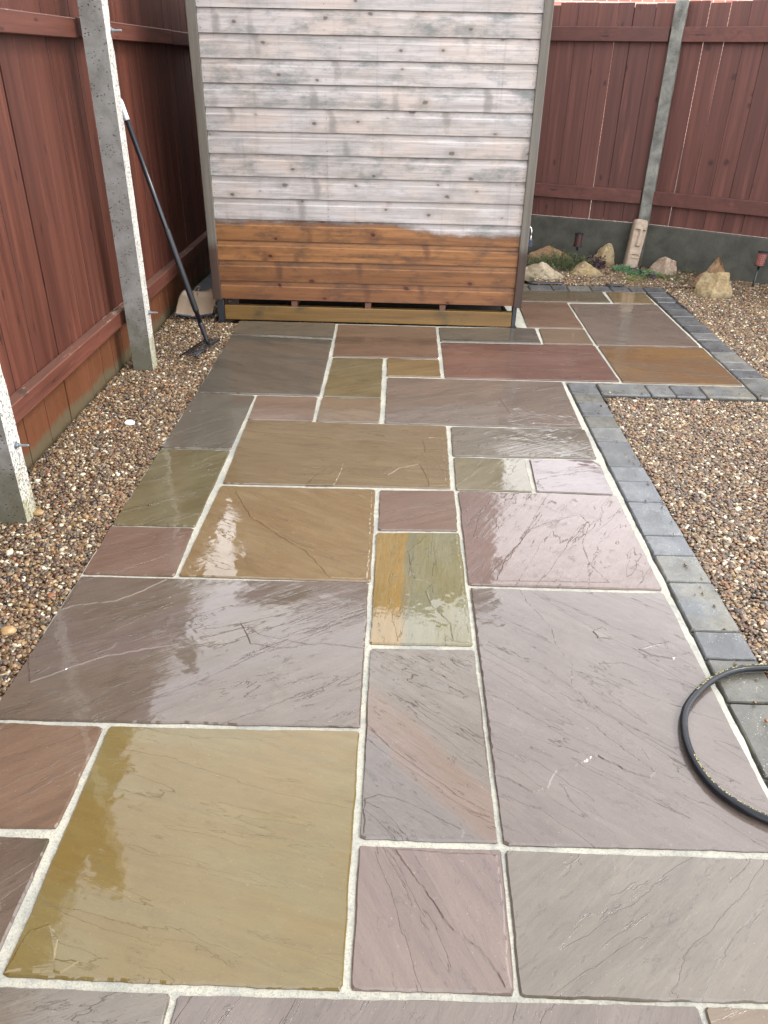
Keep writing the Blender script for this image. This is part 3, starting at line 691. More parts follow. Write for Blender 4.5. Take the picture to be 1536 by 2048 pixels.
for py, bolts in ((-.015, ()), (1.585, ((1.592, .268),)), (3.142, ((3.158, .277), (3.178, 1.505))), (6.26, ())):
    p = MB(); x0, x1, hy = -1.319, -1.217, .040
    if py != 1.585 and py != 3.142: hy = .043
    p.add([(x0, py - hy, -.04), (x1, py - hy, -.04), (x1, py + hy, -.04), (x0, py + hy, -.04), (x0, py - hy, 2.1), (x1, py - hy, 2.1), (x1, py + hy, 2.1), (x0, py + hy, 2.1)],
          [(0, 1, 5, 4), (2, 3, 7, 6), (3, 0, 4, 7), (4, 5, 6, 7)], 0)
    p.add([(x1, py - hy, -.04), (x1, py + hy, -.04), (x1, py + hy, 2.1), (x1, py - hy, 2.1)], [(0, 1, 2, 3)], 0, 1)
    me_ = p
    o = P(me_.build('concrete_post', [POSTF, POSTS], bevel=.0), lf)
    bm = bmesh.new(); bm.from_mesh(o.data); bmesh.ops.remove_doubles(bm, verts=bm.verts, dist=1e-5)
    ed = [e_ for e_ in bm.edges if abs(e_.verts[0].co.z - e_.verts[1].co.z) > 1]
    bmesh.ops.subdivide_edges(bm, edges=ed, cuts=90, use_grid_fill=True)
    for v in bm.verts:
        if v.co.x > x1 - .001:
            ch = mn.noise(Vector((v.co.y * 20, v.co.z * 9, py * 3))); ch2 = mn.noise(Vector((v.co.y * 20, v.co.z * 38, py)))
            v.co.y += (.0016 * ch + .0012 * ch2) * (1 if v.co.y > py else .4)
            if ch > .38 and v.co.y > py: v.co.y -= .010 * (ch - .38) * 3
    bm.to_mesh(o.data); bm.free()
    for (by, bz) in bolts: bolt(o, x1, by, bz, (1, 0, 0))

# ------------------------------------------------------------------ right fence
rf = empty('wooden_fence', (2.0, 5.82, 0))
tag(rf, 'dull red brown board fence on dark concrete gravel boards behind the rocks', 'fence')
GB = mat_concrete('dark damp concrete', (.030, .030, .023), (.056, .056, .043), .7, 0, .0)
POSTR = mat_concrete('lichened grey concrete', (.078, .077, .066), (.205, .205, .18), .9, .35, .5)
KP = Vector((2.0, 5.82, 0))
def bay(dirv, ln, zt, gaps, sgn):
    d = Vector((dirv[0], dirv[1], 0)).normalized(); nrm = Vector((d.y, -d.x, 0))
    if nrm.y > 0: nrm = -nrm
    ang = math.atan2(d.y, d.x); rz = Matrix.Rotation(ang, 3, 'Z')
    b = MB(); s = .012; i = 0
    while s < ln:
        wd = U(.128, .150)
        for gq in gaps:
            if s < gq < s + wd * 1.4: wd = gq - s
        c = KP + d * (s + wd / 2) - nrm * .012; h0, h1 = .325, zt + U(-.010, .010)
        gapw = .006 if any(abs(s + wd - gq) < .002 for gq in gaps) else U(.001, .003)
        c.z = (h0 + h1) / 2
        b.box(c, (wd - gapw, .016, h1 - h0), rz @ Matrix.Rotation(R(U(-.15, .15)), 3, 'Y'))
        if not any(abs(s - gq) < .002 for gq in gaps):
            c2 = KP + d * s - nrm * .030; c2.z = 1.06; b.box(c2, (.04, .010, zt - .36), rz)  # backing strip added to block light, left out at the open gaps
        s += wd
    P(b.build('board_panel', REDR, bevel=.0012), rf)
    for z, hh in ((.523, .098), (1.613, .092)):
        r_ = MB(); c = KP + d * (ln / 2 + .02) + nrm * .018; c.z = z; r_.box(c, (ln - .04, .042, hh), rz @ Matrix.Rotation(R(sgn * .0), 3, 'Y'))
        P(r_.build('rail', RAILR, bevel=.003), rf)
    gb = MB(); c = KP + d * (ln / 2 + .02) + nrm * .004; c.z = .14; gb.box(c, (ln - .04, .05, .36), rz)
    P(gb.build('gravel_board', GB, bevel=.004, segs=2), rf)
bay((-1, .371), 1.62, 1.80, (.425,), 1)
KP = Vector((.42, 6.406, 0)); bay((-1, .371), 1.9, 1.80, (), 1)
KP = Vector((2.0, 5.82, 0)); bay((1, -.641), 1.62, 1.81, (.205, .345), -1)
KP = Vector((3.40, 4.92, 0)); bay((1, -.641), 2.2, 1.81, (), -1)
for px, py in ((2.008, 5.800), (.455, 6.375), (3.40, 4.905)):
    p = MB(); p.box((px, py, .89), (.084, .085, 1.86), Matrix.Rotation(R(-25), 3, 'Z'), r=0)
    P(p.build('concrete_post', POSTR, bevel=.006, segs=2), rf)

# ------------------------------------------------------------------ shed
A0 = Vector((-1.076, 3.990, 0)); A1 = Vector((.812, 3.969, 0))
ang = math.atan2(A1.y - A0.y, A1.x - A0.x); SW = (A1 - A0).length; SD = 1.70
shed = empty('wooden_shed', A0, ang)
tag(shed, 'weathered silver grey shiplap shed with damp orange lower boards', 'shed')
SM = mat_shed('weathered shiplap'); SMS = mat_shed('weathered side shiplap', 'Y', False); TR_ = mat_trim('weathered corner trim')
zl = [.130, .241, .362, .477, .596, .712, .829, .945, 1.059, 1.176, 1.292, 1.407, 1.520, 1.633, 1.748, 1.862, 1.977, 2.09]
prof = [(0, -.001), (.0, .0), (.008, -.0015), (.05, -.0022), (.083, -.001), (.088, .004), (.093, .0105), (.110, .0125), (.117, .0125)]
# (height above the board's lower edge, depth behind the face)
def cladding(b, x0, x1, yf, side=0, step=.03):
    nx = max(2, int((x1 - x0) / step))
    for i in range(len(zl) - 1):
        z0, z1 = zl[i] + .0045, zl[i + 1] + .001; k = (z1 - z0) / .117; rr = U(0, 1)
        pr = [(z0, yf + .020)] + [(z0 + a_ * k, yf + max(0, b_)) for a_, b_ in prof[1:]]
        ph = U(0, 99); vs = []
        for j in range(nx + 1):
            x = x0 + (x1 - x0) * j / nx; wv = .0010 * mn.noise(Vector((x * 2.2 + ph, 0, 0))); wy = .0018 * mn.noise(Vector((x * 1.6, ph, 3)))
            for (z, y) in pr:
                vs.append((x, y + wy, z + wv) if not side else (y if side > 0 else -y, x, z))
        m = len(pr); fs = [(j * m + q_, (j + 1) * m + q_, (j + 1) * m + q_ + 1, j * m + q_ + 1) for j in range(nx) for q_ in range(m - 1)]
        b.add(vs, fs, rr)
b = MB(); cladding(b, .050, SW - .048, .0)
b.box2((.05, .016, .135), (SW - .05, .03, 2.1), r=.5)
b.build('front_cladding', SM, shed)
b = MB(); b.box2((.045, .022, .132), (.060, SD, 2.09)); b.box2((SW - .055, .022, .132), (SW - .040, SD, 2.09))
b.box2((.06, SD - .015, .132), (SW - .06, SD, 2.06)); b.build('side_cladding', SMS, shed)
b = MB(); b.box2((.05, .03, .128), (SW - .05, SD, .15)); b.build('floor', plain('dark floor timber', (.03, .024, .02), .8), shed)  # unseen floor added so the gap under the cladding looks dark
for (x0, x1) in ((0.0, .052), (SW - .050, SW)):
    b = MB(); b.box2((x0, -.016, .128), (x1, .0205, 2.10)); b.build('corner_trim', TR_, shed, bevel=.004, segs=2)
q = MK('damp treated base timber'); c_ = q.co(scale=(.6, 8, 14)); g1 = q.noise(c_, 2, 8, .65, .7); kn = q.vor(q.co(scale=(.7, 1, 1)), 7)
cc_ = q.mix(q.mr(g1, .3, .7), (.085, .044, .010), (.175, .098, .026)); cc_ = q.mix(q.mr(q.noise(q.co(), 6, 5, .6), .55, .72, 0, .7), cc_, (.03, .026, .012))
cc_ = q.mix(q.mr(kn, .04, .09, .8, 0, True), cc_, (.07, .035, .014))
BASEM = q.fin(cc_, .4, q.bump(q.math('MULTIPLY', g1, .0015)))
b = MB(); b.box2((.062, .002, .004), (SW - .052, .046, .093)); b.build('base_board', BASEM, shed, bevel=.003)
JM = plain('brown joist end', (.10, .042, .025), .6, .3, 40)
for x in (.497, .951, 1.409):
    b = MB(); b.box2((x - .018, .006, .0935), (x + .018, .9, .1275)); b.build('joist', JM, shed)
BK = plain('black damp foot', (.020, .023, .026), .35, .3, 40)
for (x0, x1) in ((.018, .060), (SW - .050, SW - .024)):
    b = MB(); b.box2((x0, .004, -.02), (x1, .06, .1275)); b.build('foot', BK, shed, bevel=.003)
b = MB(); b.box2((.08, .35, -.03), (SW - .08, .42, .0925)); b.box2((.08, 1.2, -.03), (SW - .08, 1.27, .0925)); b.build('bearer', plain('dark bearer', (.02, .016, .013), .8), shed)
b = MB()
b.add([(-.06, -.07, 2.115), (SW + .06, -.07, 2.115), (SW + .06, SD + .06, 2.03), (-.06, SD + .06, 2.03), (-.06, -.07, 2.15), (SW + .06, -.07, 2.15), (SW + .06, SD + .06, 2.065), (-.06, SD + .06, 2.065)],
      [(0, 3, 2, 1), (4, 5, 6, 7), (0, 1, 5, 4), (1, 2, 6, 5), (2, 3, 7, 6), (3, 0, 4, 7)])
rfo = b.build('roof', plain('dark green roofing felt', (.035, .04, .038), .9, .3, 90, .002), shed, bevel=.004)
b = MB(); b.box2((-.058, -.084, 2.075), (SW + .058, -.0705, 2.152)); fa = b.build('fascia', TR_, shed, bevel=.002); fa.parent = rfo
NM = plain('dark nail head', (.02, .017, .017), .5); nail0 = None
for i in range(14):
    for xx in (.066, .715, SW - .066):
        for dz in (.028, .071):
            p0 = (xx + U(-.004, .004), -.0003, zl[i] + dz + U(-.004, .004))
            if nail0 is None:
                b = MB(); b.tube([(0, .003, 0), (0, -.0006, 0)], .0023, 8); nail0 = b.build('nail', NM, shed); nn = nail0
            else:
                nn = nail0.copy(); COL.objects.link(nn)
            nn.location = p0
# padlock on the far side of the right corner
pl = empty('padlock', (.862, 4.2, .442)); tag(pl, 'small combination padlock hanging from the right side of the shed', 'padlock')
b = MB(); b.box((0, 0, .020), (.020, .022, .040), r=0)
for k in range(4): b.tube([(0, 0, .005 + k * .009), (0, 0, .010 + k * .009)], .0125, 16)
b.build('lock_body', plain('blue black lock', (.03, .04, .07), .3), pl, bevel=.001)
b = MB(); b.tube([(.0, 0, .038), (.001, 0, .06), (.001, 0, .09), (-.004, 0, .108), (-.016, 0, .117), (-.03, 0, .113), (-.042, 0, .10)], .0032, 10); b.build('shackle', plain('white plastic sleeve', (.8, .8, .78), .35), pl, smooth=True)

# concrete slab and litter in the dark gap left of the shed
b = MB(); b.box((-1.235, 4.98, -.012), (.27, .62, .05), Matrix.Rotation(R(-3), 3, 'Z'))
tag(b.build('concrete_slab', mat_concrete('old slab', (.07, .075, .08), (.11, .115, .12), .8, 0, 0), bevel=.005), 'bare grey slab on the ground between the fence and the shed', 'slab')

# ------------------------------------------------------------------ rake
rk = empty('garden_rake', (-.98, 3.395, 0)); tag(rk, 'black rake leaning on the left fence beside the shed', 'rake')
BP = plain('black satin tube', (.006, .007, .011), .28, .2, 30); BPR = plain('black rubber sleeve', (.005, .0055, .008), .5, .2, 30)
p0 = Vector((-.985, 3.392, .035)); p1 = Vector((-1.292, 3.40, 1.218)); dd = (p1 - p0).normalized(); p2 = p0 + dd * 1.44
def along(t): return p0 + dd * t
b = MB(); b.tube([along(.10), along(1.15)], .0128, 20); P(b.build('handle', BP, smooth=True, bevel=0), rk)
b = MB(); b.tube([along(.19), along(.2), along(.62), along(.63)], [.0130, .0160, .0160, .0130], 20); P(b.build('sleeve', BPR, smooth=True), rk)
b = MB(); b.tube([along(1.145), along(1.15), along(1.225), along(1.236)], [.0132, .0136, .0136, .010], 20); P(b.build('grip', plain('white grip', (.60, .66, .70), .3), smooth=True), rk)
b = MB(); b.tube([along(0), along(.03), along(.12), along(.13)], [.009, .011, .0145, .0138], 16)
h0 = Vector((-1.022, 3.235, .022)); h1 = Vector((-.950, 3.515, .026)); hm = along(0)
b.tube([h0, (h0 * .7 + h1 * .3) + Vector((0, 0, .004)), hm, (h0 * .25 + h1 * .75) + Vector((0, 0, .004)), h1], .0062, 10)
for k in range(14):
    s = h0.lerp(h1, .02 + .96 * k / 13); s = s + Vector((0, 0, .002))
    b.tube([s, s + Vector((-.045, .006, .003)), s + Vector((-.085, .012, -.002)), s + Vector((-.098, .013, -.016))], [.0036, .003, .0026, .0018], 8)
P(b.build('rake_head', BPR, smooth=True), rk)

# ------------------------------------------------------------------ dustpan
dp = empty('dustpan', (-1.21, 4.02, 0)); tag(dp, 'beige dustpan with a dark lip propped up on the gravel by the shed', 'dustpan')
PANM = plain('beige plastic', (.27, .20, .135), .28, .12, 12)
b = MB(); nx, ny = 20, 16
def pan(u, v, t):  # u -1..1 across, v 0..1 up the back
    wd = .112 + .004 * math.sin(v * 3)
    if v > .72: wd *= math.sqrt(max(0.0, 1 - ((v - .72) / .30) ** 2)) * .55 + .45
    x = u * wd; rise = .020 * (abs(u) ** 5) + .018 * max(0, v - .8) / .2 * 1
    y = .21 * v * math.cos(R(27)) - (rise + t) * math.sin(R(27)); z = .012 + .21 * v * math.sin(R(27)) + (rise + t) * math.cos(R(27))
    return Vector((x - .005, y + .03 * u * .3, z))
vs = [pan(-1 + 2 * i / nx, j / ny, t) for t in (0, -.004) for j in range(ny + 1) for i in range(nx + 1)]
N1 = (nx + 1) * (ny + 1); fs = []
for t in (0, 1):
    for j in range(ny):
        for i in range(nx):
            q0 = t * N1 + j * (nx + 1) + i; f_ = (q0, q0 + 1, q0 + nx + 2, q0 + nx + 1); fs.append(f_ if t == 0 else f_[::-1])
rim = [i for i in range(nx + 1)] + [(j) * (nx + 1) + nx for j in range(1, ny + 1)] + [ny * (nx + 1) + i for i in range(nx - 1, -1, -1)] + [j * (nx + 1) for j in range(ny - 1, 0, -1)]
for k in range(len(rim)):
    a_, c2 = rim[k], rim[(k + 1) % len(rim)]; fs.append((c2, a_, a_ + N1, c2 + N1))
b.add(vs, fs, 0); tray = b.build('tray', PANM, dp, smooth=True)
b = MB(); b.tube([pan(-1.02, -.02, -.002), pan(0, -.02, -.003), pan(1.02, -.02, -.002)], .0058, 8); b.build('lip', plain('dark blue rubber lip', (.02, .03, .055), .4), dp)
b = MB(); e0 = pan(-.28, 1.0, .0)
for a_, c2 in ((-.012, .0), (.012, .0)): b.tube([e0 + Vector((a_, -.03, -.012)), e0 + Vector((a_, .02, -.002)), e0 + Vector((a_ * .9, .065, .006))], .0045, 8)
b.tube([e0 + Vector((.0108 * math.cos(t_), .065 + .010 * math.sin(t_), .006 + .002 * math.sin(t_))) for t_ in [k * math.pi / 8 for k in range(0, 9)]], .0045, 8)
b.build('handle', PANM, dp, smooth=True)

# ------------------------------------------------------------------ hose
HR = .0099
hp = [(2.05, .93), (1.75, .93), (1.45, .905), (1.25, .885), (1.09, .869), (.998, .855), (.916, .812), (.851, .752), (.806, .690), (.782, .613), (.779, .536), (.797, .465), (.836, .413), (.892, .374), (.98, .335), (1.12, .30), (1.35, .27), (1.7, .26), (2.05, .27)]
def cr_spline(P_, per=14):
    out = []; P_ = [Vector((*p, 0)) for p in P_]
    for i in range(len(P_) - 1):
        a_, b_, c2, d_ = P_[max(i - 1, 0)], P_[i], P_[i + 1], P_[min(i + 2, len(P_) - 1)]
        for k in range(per):
            t = k / per
            out.append(.5 * ((2 * b_) + (-a_ + c2) * t + (2 * a_ - 5 * b_ + 4 * c2 - d_) * t * t + (-a_ + 3 * b_ - 3 * c2 + d_) * t ** 3))
    out.append(P_[-1]); return out
path = cr_spline(hp)
for v in path:
    v.z = .0045 + HR + .0012 * mn.noise(v * 9) + .001
    if v.x > 1.09: v.z -= min(.006, (v.x - 1.09) * .03)
hose = MB(); hose.tube(path, HR, 24, r=0)
q = MK('wet black rubber hose'); n_ = q.noise(q.co(), 40, 5, .6); HM = q.fin(q.mix(n_, (.003, .0035, .005), (.010, .012, .016)), q.mr(n_, .3, .7, .22, .4), q.bump(q.math('MULTIPLY', n_, .0004)), Specular_IOR_Level=.28)
hs = hose.build('garden_hose', HM, smooth=True)
tag(hs, 'black rubber hose with yellow printing looped over the slabs at the right', 'hose')
# printed writing that follows the hose
cum = [0.0]
for i in range(1, len(path)): cum.append(cum[-1] + (path[i] - path[i - 1]).length)
def at_s(s):
    for i in range(1, len(cum)):
        if cum[i] >= s: break
    t = (s - cum[i - 1]) / (cum[i] - cum[i - 1]); return path[i - 1].lerp(path[i], t), (path[i] - path[i - 1]).normalized()
def s_of(x, y):
    return cum[min(range(len(path)), key=lambda i: (path[i].x - x) ** 2 + (path[i].y - y) ** 2)]
def hose_text(txt, s0, s1, a0, a1, name, size=.0082):
    cu = bpy.data.curves.new('t', 'FONT'); cu.body = txt; cu.size = 1.0; cu.space_character = 1.15
    to = bpy.data.objects.new('t', cu); COL.objects.link(to)
    bpy.context.view_layer.update()
    me_ = bpy.data.meshes.new_from_object(to.evaluated_get(bpy.context.evaluated_depsgraph_get()))
    bpy.data.objects.remove(to)
    xs = [v.co.x for v in me_.vertices]; x0, x1 = min(xs), max(xs)
    bm = bmesh.new(); bm.from_mesh(me_)
    bmesh.ops.triangulate(bm, faces=bm.faces)
    for v in bm.verts:
        f = (v.co.x - x0) / (x1 - x0); s = s0 + (s1 - s0) * f
        c, t = at_s(s); left = Vector((-t.y, t.x, 0)); an = a0 + (a1 - a0) * f + (v.co.y - .35) * size / HR
        v.co = c + (left * math.sin(an) + Vector((0, 0, 1)) * math.cos(an)) * (HR + .00025)
    bm.to_mesh(me_); bm.free(); me_.materials.append(HTX)
    o = bpy.data.objects.new(name, me_); COL.objects.link(o); P(o, hs); return o
HTX = plain('yellow print', (.50, .46, .16), .5, .1)
hose_text('R2 6.4 MM  W.P. 400 BAR  4000 PSI  JET WASH  MADE IN', s_of(1.30, .89), s_of(.862, .765), -.45, -.35, 'printed_text')
hose_text('CN 2SC ENG 5C  EN 857  W.P. MAX TEMP 100\u00b0C  Y-4', s_of(.780, .545), s_of(.96, .345), .42, .5, 'printed_text')

# ------------------------------------------------------------------ rocks
def rock(name, loc, size, mats, label, seed, cuts, rz=0, sub=4, peak=0):
    bm = bmesh.new(); bmesh.ops.create_icosphere(bm, subdivisions=5, radius=1); rr = random.Random(seed)
    pls = [(Vector(c[:3]).normalized(), c[3]) for c in cuts]
    for _ in range(9):
        n_ = Vector((rr.uniform(-1, 1), rr.uniform(-1, 1), rr.uniform(-.1, 1))).normalized(); pls.append((n_, rr.uniform(.74, .95)))
    for v in bm.verts:
        p = v.co.copy() * 1.15
        for n_, d_ in pls:
            e_ = p.dot(n_) - d_
            if e_ > 0: p -= n_ * e_ * .96
        p += p.normalized() * (.07 * mn.noise(p * 2.3 + Vector((seed, 0, 0))) + .055 * mn.noise(p * 5 + Vector((seed, 3, 0))) + .030 * mn.noise(p * 11) + .014 * mn.noise(p * 25))
        v.co = Vector((p.x * size[0] * .58, p.y * size[1] * .55, max(-.12, p.z) * size[2]))
    for f in bm.faces: f.smooth = True
    me_ = bpy.data.meshes.new(name); bm.to_mesh(me_); bm.free(); me_.materials.append(mats)
    o = bpy.data.objects.new(name, me_); COL.objects.link(o); o.location = loc; o.rotation_euler = (0, 0, rz)
    return tag(o, label, 'rock', 'rocks on the gravel bed')
Ry = lambda s: mat_rock('yellow sandstone rock', (.34, .235, .105), (.46, .36, .205), (.27, .19, .09), s)
Rp = lambda s: mat_rock('pinkish rock', (.36, .255, .17), (.44, .335, .25), (.24, .13, .085), s)
Ro = lambda s: mat_rock('orange sandstone rock', (.36, .19, .08), (.40, .27, .15), (.25, .15, .09), s)
rock('rock', (1.16, 5.34, -.012), (.31, .20, .115), mat_rock('pale ridged rock', (.35, .28, .18), (.46, .385, .27), (.25, .185, .12), 4), 'pale ridged rock nearest the shed corner', 4, [(-.5, -.6, .8, .62), (.7, -.3, .8, .62)], -.2)
rock('rock', (1.53, 5.45, -.010), (.245, .17, .098), Ry(9), 'low yellowish rock in front of the left lantern', 9, [(.8, -.1, .9, .66), (-.4, -.7, .5, .62)], .1)
rock('rock', (1.32, 6.00, -.010), (.34, .18, .125), Ro(14), 'orange rock behind the feathery green plant', 14, [(-.6, -.3, .9, .58), (.5, 0, .8, .7)], .0)
rock('rock', (1.73, 5.83, -.010), (.185, .12, .165), Ry(21), 'upright rounded yellow rock left of the carved face', 21, [(-.75, -.2, .6, .52), (.9, 0, .3, .9)], .05)
rock('rock', (2.140, 5.56, -.012), (.235, .16, .155), Rp(27), 'reddish pitted rock just right of the carved face', 27, [(-.75, -.3, .6, .46), (.95, -.1, .15, .85)], -.1)
rock('rock', (2.350, 4.945, -.015), (.33, .25, .185), Ry(33), 'largest rock, buff and angular, by the right gravel', 33, [(-.8, -.3, .5, .5), (.15, -.9, .35, .55), (.95, 0, .3, .55)], .15)
rock('rock', (2.385, 5.06, -.01), (.30, .18, .30), Ro(38), 'pointed orange topped rock behind the largest buff rock', 38, [(-.75, -.2, .62, .42), (.75, -.1, .62, .46)], 0)

# odd large pebbles
for (x, y, s, kk, lb) in ((-1.125, 2.41, .019, (.75, .75, .72), 'large white quartz pebble lying on the left gravel'),
                          (-1.205, 1.61, .017, (.22, .14, .06), 'brown pebble at the foot of the near concrete post'),
                          (-1.02, .955, .018, (.30, .19, .09), 'flat tan pebble by the left slab edge')):
    bm = bmesh.new(); bmesh.ops.create_icosphere(bm, subdivisions=3, radius=1)
    for v in bm.verts: v.co = Vector((v.co.x * s * 1.2, v.co.y * s, v.co.z * s * .6)) * (1 + .22 * mn.noise(v.co * 1.4 + Vector((x * 9, 0, 0))))
    for f in bm.faces: f.smooth = True
    me_ = bpy.data.meshes.new('pebble'); bm.to_mesh(me_); bm.free(); me_.materials.append(plain('pebble stone', kk, .4, .15, 60, .001))
    o = bpy.data.objects.new('pebble', me_); COL.objects.link(o); o.location = (x, y, -.006); tag(o, lb, 'pebble', 'odd large pebbles in the gravel')

# ------------------------------------------------------------------ carved face
q = MK('carved buff stone'); n_ = q.noise(q.co(), 40, 6, .65); n2_ = q.noise(q.co(), 8, 4, .6)
STM = q.fin(q.mix(q.mr(n_, .3, .7), q.mix(n2_, (.31, .235, .165), (.39, .315, .24)), (.24, .185, .14)), .8, q.bump(q.math('MULTIPLY', n_, .002)))
W_, H_, D_ = .108, .365, .075; nx, nz = 44, 130
def sstep(a_, b_, x): t = max(0, min(1, (x - a_) / (b_ - a_))); return t * t * (3 - 2 * t)
def face_d(u, v):  # relief, u -1..1, v 0..1 up
    d = 0; au = abs(u)
    nose_w = .17 + .16 * (1 - sstep(.46, .80, v)); nose = (1 - sstep(nose_w - .06, nose_w + .06, au)) * sstep(.445, .465, v) * (1 - sstep(.80, .84, v))
    cheek = (1 - sstep(.80, .97, au)) * sstep(.32, .40, v) * (1 - sstep(.785, .80, v)); d -= .010 * cheek * (1 - nose)
    eye = sstep(.24, .30, au) * (1 - sstep(.72, .80, au)) * sstep(.735, .75, v) * (1 - sstep(.785, .80, v)); d -= .012 * eye
    d += .012 * nose * (1.25 - (v - .45) * 1.5)
    mo = (1 - sstep(.52, .62, au)); d -= .014 * mo * sstep(.235, .245, v) * (1 - sstep(.27, .285, v)); d += .010 * mo * sstep(.19, .20, v) * (1 - sstep(.23, .24, v)) * (1 - .6 * au)
    return d
vs = []
for j in range(nz + 1):
    v = j / nz
    tw = 1.0 if v < .9 else math.sqrt(max(.0, 1 - ((v - .9) / .1) ** 2)) * .35 + .65
    for i in range(nx + 1):
        u = -1 + 2 * i / nx
        x = u * W_ / 2 * tw * (.93 + .07 * v); y = -D_ * .5 * (1 - abs(u) ** 4 * .45) * (1 if v < .9 else 1 - .35 * ((v - .9) / .1) ** 2) - face_d(u, v)
        vs.append(Vector((x, y, v * H_)))
nf = len(vs)
for j in range(nz + 1):
    for i in range(nx + 1): p = vs[j * (nx + 1) + i]; vs.append(Vector((p.x, D_ * .5, p.z)))
fs = []
for j in range(nz):
    for i in range(nx):
        q0 = j * (nx + 1) + i; fs.append((q0, q0 + 1, q0 + nx + 2, q0 + nx + 1)); fs.append((nf + q0, nf + q0 + nx + 1, nf + q0 + nx + 2, nf + q0 + 1))
    for i, fl in ((0, 0), (nx, 1)):
        q0 = j * (nx + 1) + i; f_ = (q0, q0 + nx + 1, nf + q0 + nx + 1, nf + q0); fs.append(f_ if not fl else f_[::-1])
t0 = nz * (nx + 1)
for i in range(nx): fs.append((t0 + i, t0 + i + 1, nf + t0 + i + 1, nf + t0 + i)); fs.append((i + 1, i, nf + i, nf + i + 1))
b = MB(); b.add(vs, fs, 0); st = b.build('stone_face', STM, smooth=True)
st.location = (1.922, 5.665, .01); st.rotation_euler = (R(-9), R(9), R(10))
tag(st, 'tall carved stone face leaning back against the far concrete fence post', 'statue')

# ------------------------------------------------------------------ lanterns
def lantern(loc, tilt, label, mat, hh):
    e = empty('garden_lantern', loc); e.rotation_euler = tilt; tag(e, label, 'garden light', 'stake lanterns in the gravel bed')
    b = MB(); b.tube([(0, 0, -.03), (0, 0, .004), (0, 0, hh)], [.004, .0085, .0085], 14); b.build('stake', BP, e, smooth=True)
    b = MB(); b.tube([(0, 0, hh), (0, 0, hh + .006)], .036, 24); b.build('base_ring', BPR, e)
    b = MB(); b.tube([(0, 0, hh + .092), (0, 0, hh + .100)], .034, 24); b.build('cap', BPR, e)
    # shade: rows of slots cut through a thin shell
    b = MB(); ns, rows = 28, 6; zb, zt = hh + .006, hh + .092; rad = .031; rh = (zt - zb) / rows
    for r_ in range(rows):
        for k in range(ns):
            a0, a1 = 2 * math.pi * k / ns, 2 * math.pi * (k + 1) / ns
            def pt(a_, z, rd=rad): return (rd * math.cos(a_), rd * math.sin(a_), z)
            z0, z1 = zb + r_ * rh, zb + (r_ + 1) * rh; zs = (z0, z0 + rh * .3, z0 + rh * .75, z1)
            for m_ in range(3):
                if m_ == 1 and k % 2 == 0: continue
                b.add([pt(a0, zs[m_]), pt(a1, zs[m_]), pt(a1, zs[m_ + 1]), pt(a0, zs[m_ + 1])], [(0, 1, 2, 3)], r=.3)
    sh = b.build('shade', mat, e); so = sh.modifiers.new('s', 'SOLIDIFY'); so.thickness = .0015
    b = MB(); b.tube([(0, 0, hh + .006), (0, 0, hh + .09)], .018, 14); b.build('core', plain('dark core', (.03, .02, .02), .5), e)
    return e
lantern((2.712, 5.16, -.01), (0, R(3), 0), 'slotted rusty pink lantern on a dark stake at the far right', plain('rusty pink metal', (.22, .075, .065), .45, .3, 60), .165)
lantern((1.485, 5.72, -.01), (0, R(1), 0), 'dark red lantern standing among the green plants', plain('dark red metal', (.05, .018, .016), .5, .3, 60), .165)

# ------------------------------------------------------------------ plants
def plant(name, loc, rx, ry, hh, n, ls, c1, c2, label, cat, seed, kind='needle'):
    rr = random.Random(seed); b = MB(); st_ = MB(); ns = max(8, n // 26)
    for s in range(ns):
        a_ = rr.uniform(0, 6.28); rad = math.sqrt(rr.random()); bx, by = rx * rad * math.cos(a_), ry * rad * math.sin(a_)
        top = hh * (1 - .55 * rad ** 2) * rr.uniform(.6, 1.1) * (.8 + .4 * mn.noise(Vector((bx * 14, by * 14, seed))))
        ln = Vector((rr.uniform(-.4, .4) * hh + bx * .25, rr.uniform(-.4, .4) * hh, top)); base = Vector((bx, by, -.01))
        st_.tube([base, base + ln * .55 + Vector((0, 0, .004)), base + ln], [.0014, .001, .0005], 5)
        for k in range(n // ns):
            t = rr.uniform(.12, 1.05); p = base + ln * t + Vector((rr.gauss(0, 1), rr.gauss(0, 1), rr.gauss(0, .6))) * ls * .35
            d = Vector((rr.uniform(-1, 1), rr.uniform(-1, 1), rr.uniform(-.2, 1))).normalized(); l_ = ls * rr.uniform(.6, 1.3); wd = l_ * (.16 if kind == 'needle' else .42)
            sd = d.cross(Vector((rr.uniform(-1, 1), rr.uniform(-1, 1), rr.uniform(-1, 1)))).normalized()
            up_ = d.cross(sd) * l_ * .12
            b.add([p, p + d * l_ * .5 + sd * wd + up_, p + d * l_, p + d * l_ * .5 - sd * wd + up_], [(0, 1, 2, 3)], rr.random())
    e = empty(name, loc); tag(e, label, cat)
    tag(b.build('foliage', mat_leaf(name + ' leaf', c1, c2), e), kind='stuff'); tag(st_.build('stems', plain('thin brown stem', (.06, .04, .025), .7), e), kind='stuff')
    return e
plant('heather', (1.37, 5.66, 0),   .21, .18, .17, 4200, .015, (.035, .055, .018), (.10, .13, .05), 'feathery dark green heather between the rocks near the shed', 'plant', 1)
plant('heather', (1.10, 5.72, 0), .13, .16, .07, 1000, .015, (.045, .065, .02), (.12, .14, .05), 'low green heather right beside the shed corner', 'plant', 2)
plant('purple_plant', (1.60, 5.72, 0), .15, .12, .11, 650, .020, (.030, .018, .022), (.085, .05, .06), 'dark purple leaved plant between the two yellow rocks', 'plant', 3, 'leaf')
plant('sedum', (1.865, 5.60, 0), .085, .08, .06, 1000, .015, (.05, .14, .065), (.14, .27, .13), 'bright blue green sedum left of the carved face', 'plant', 4)
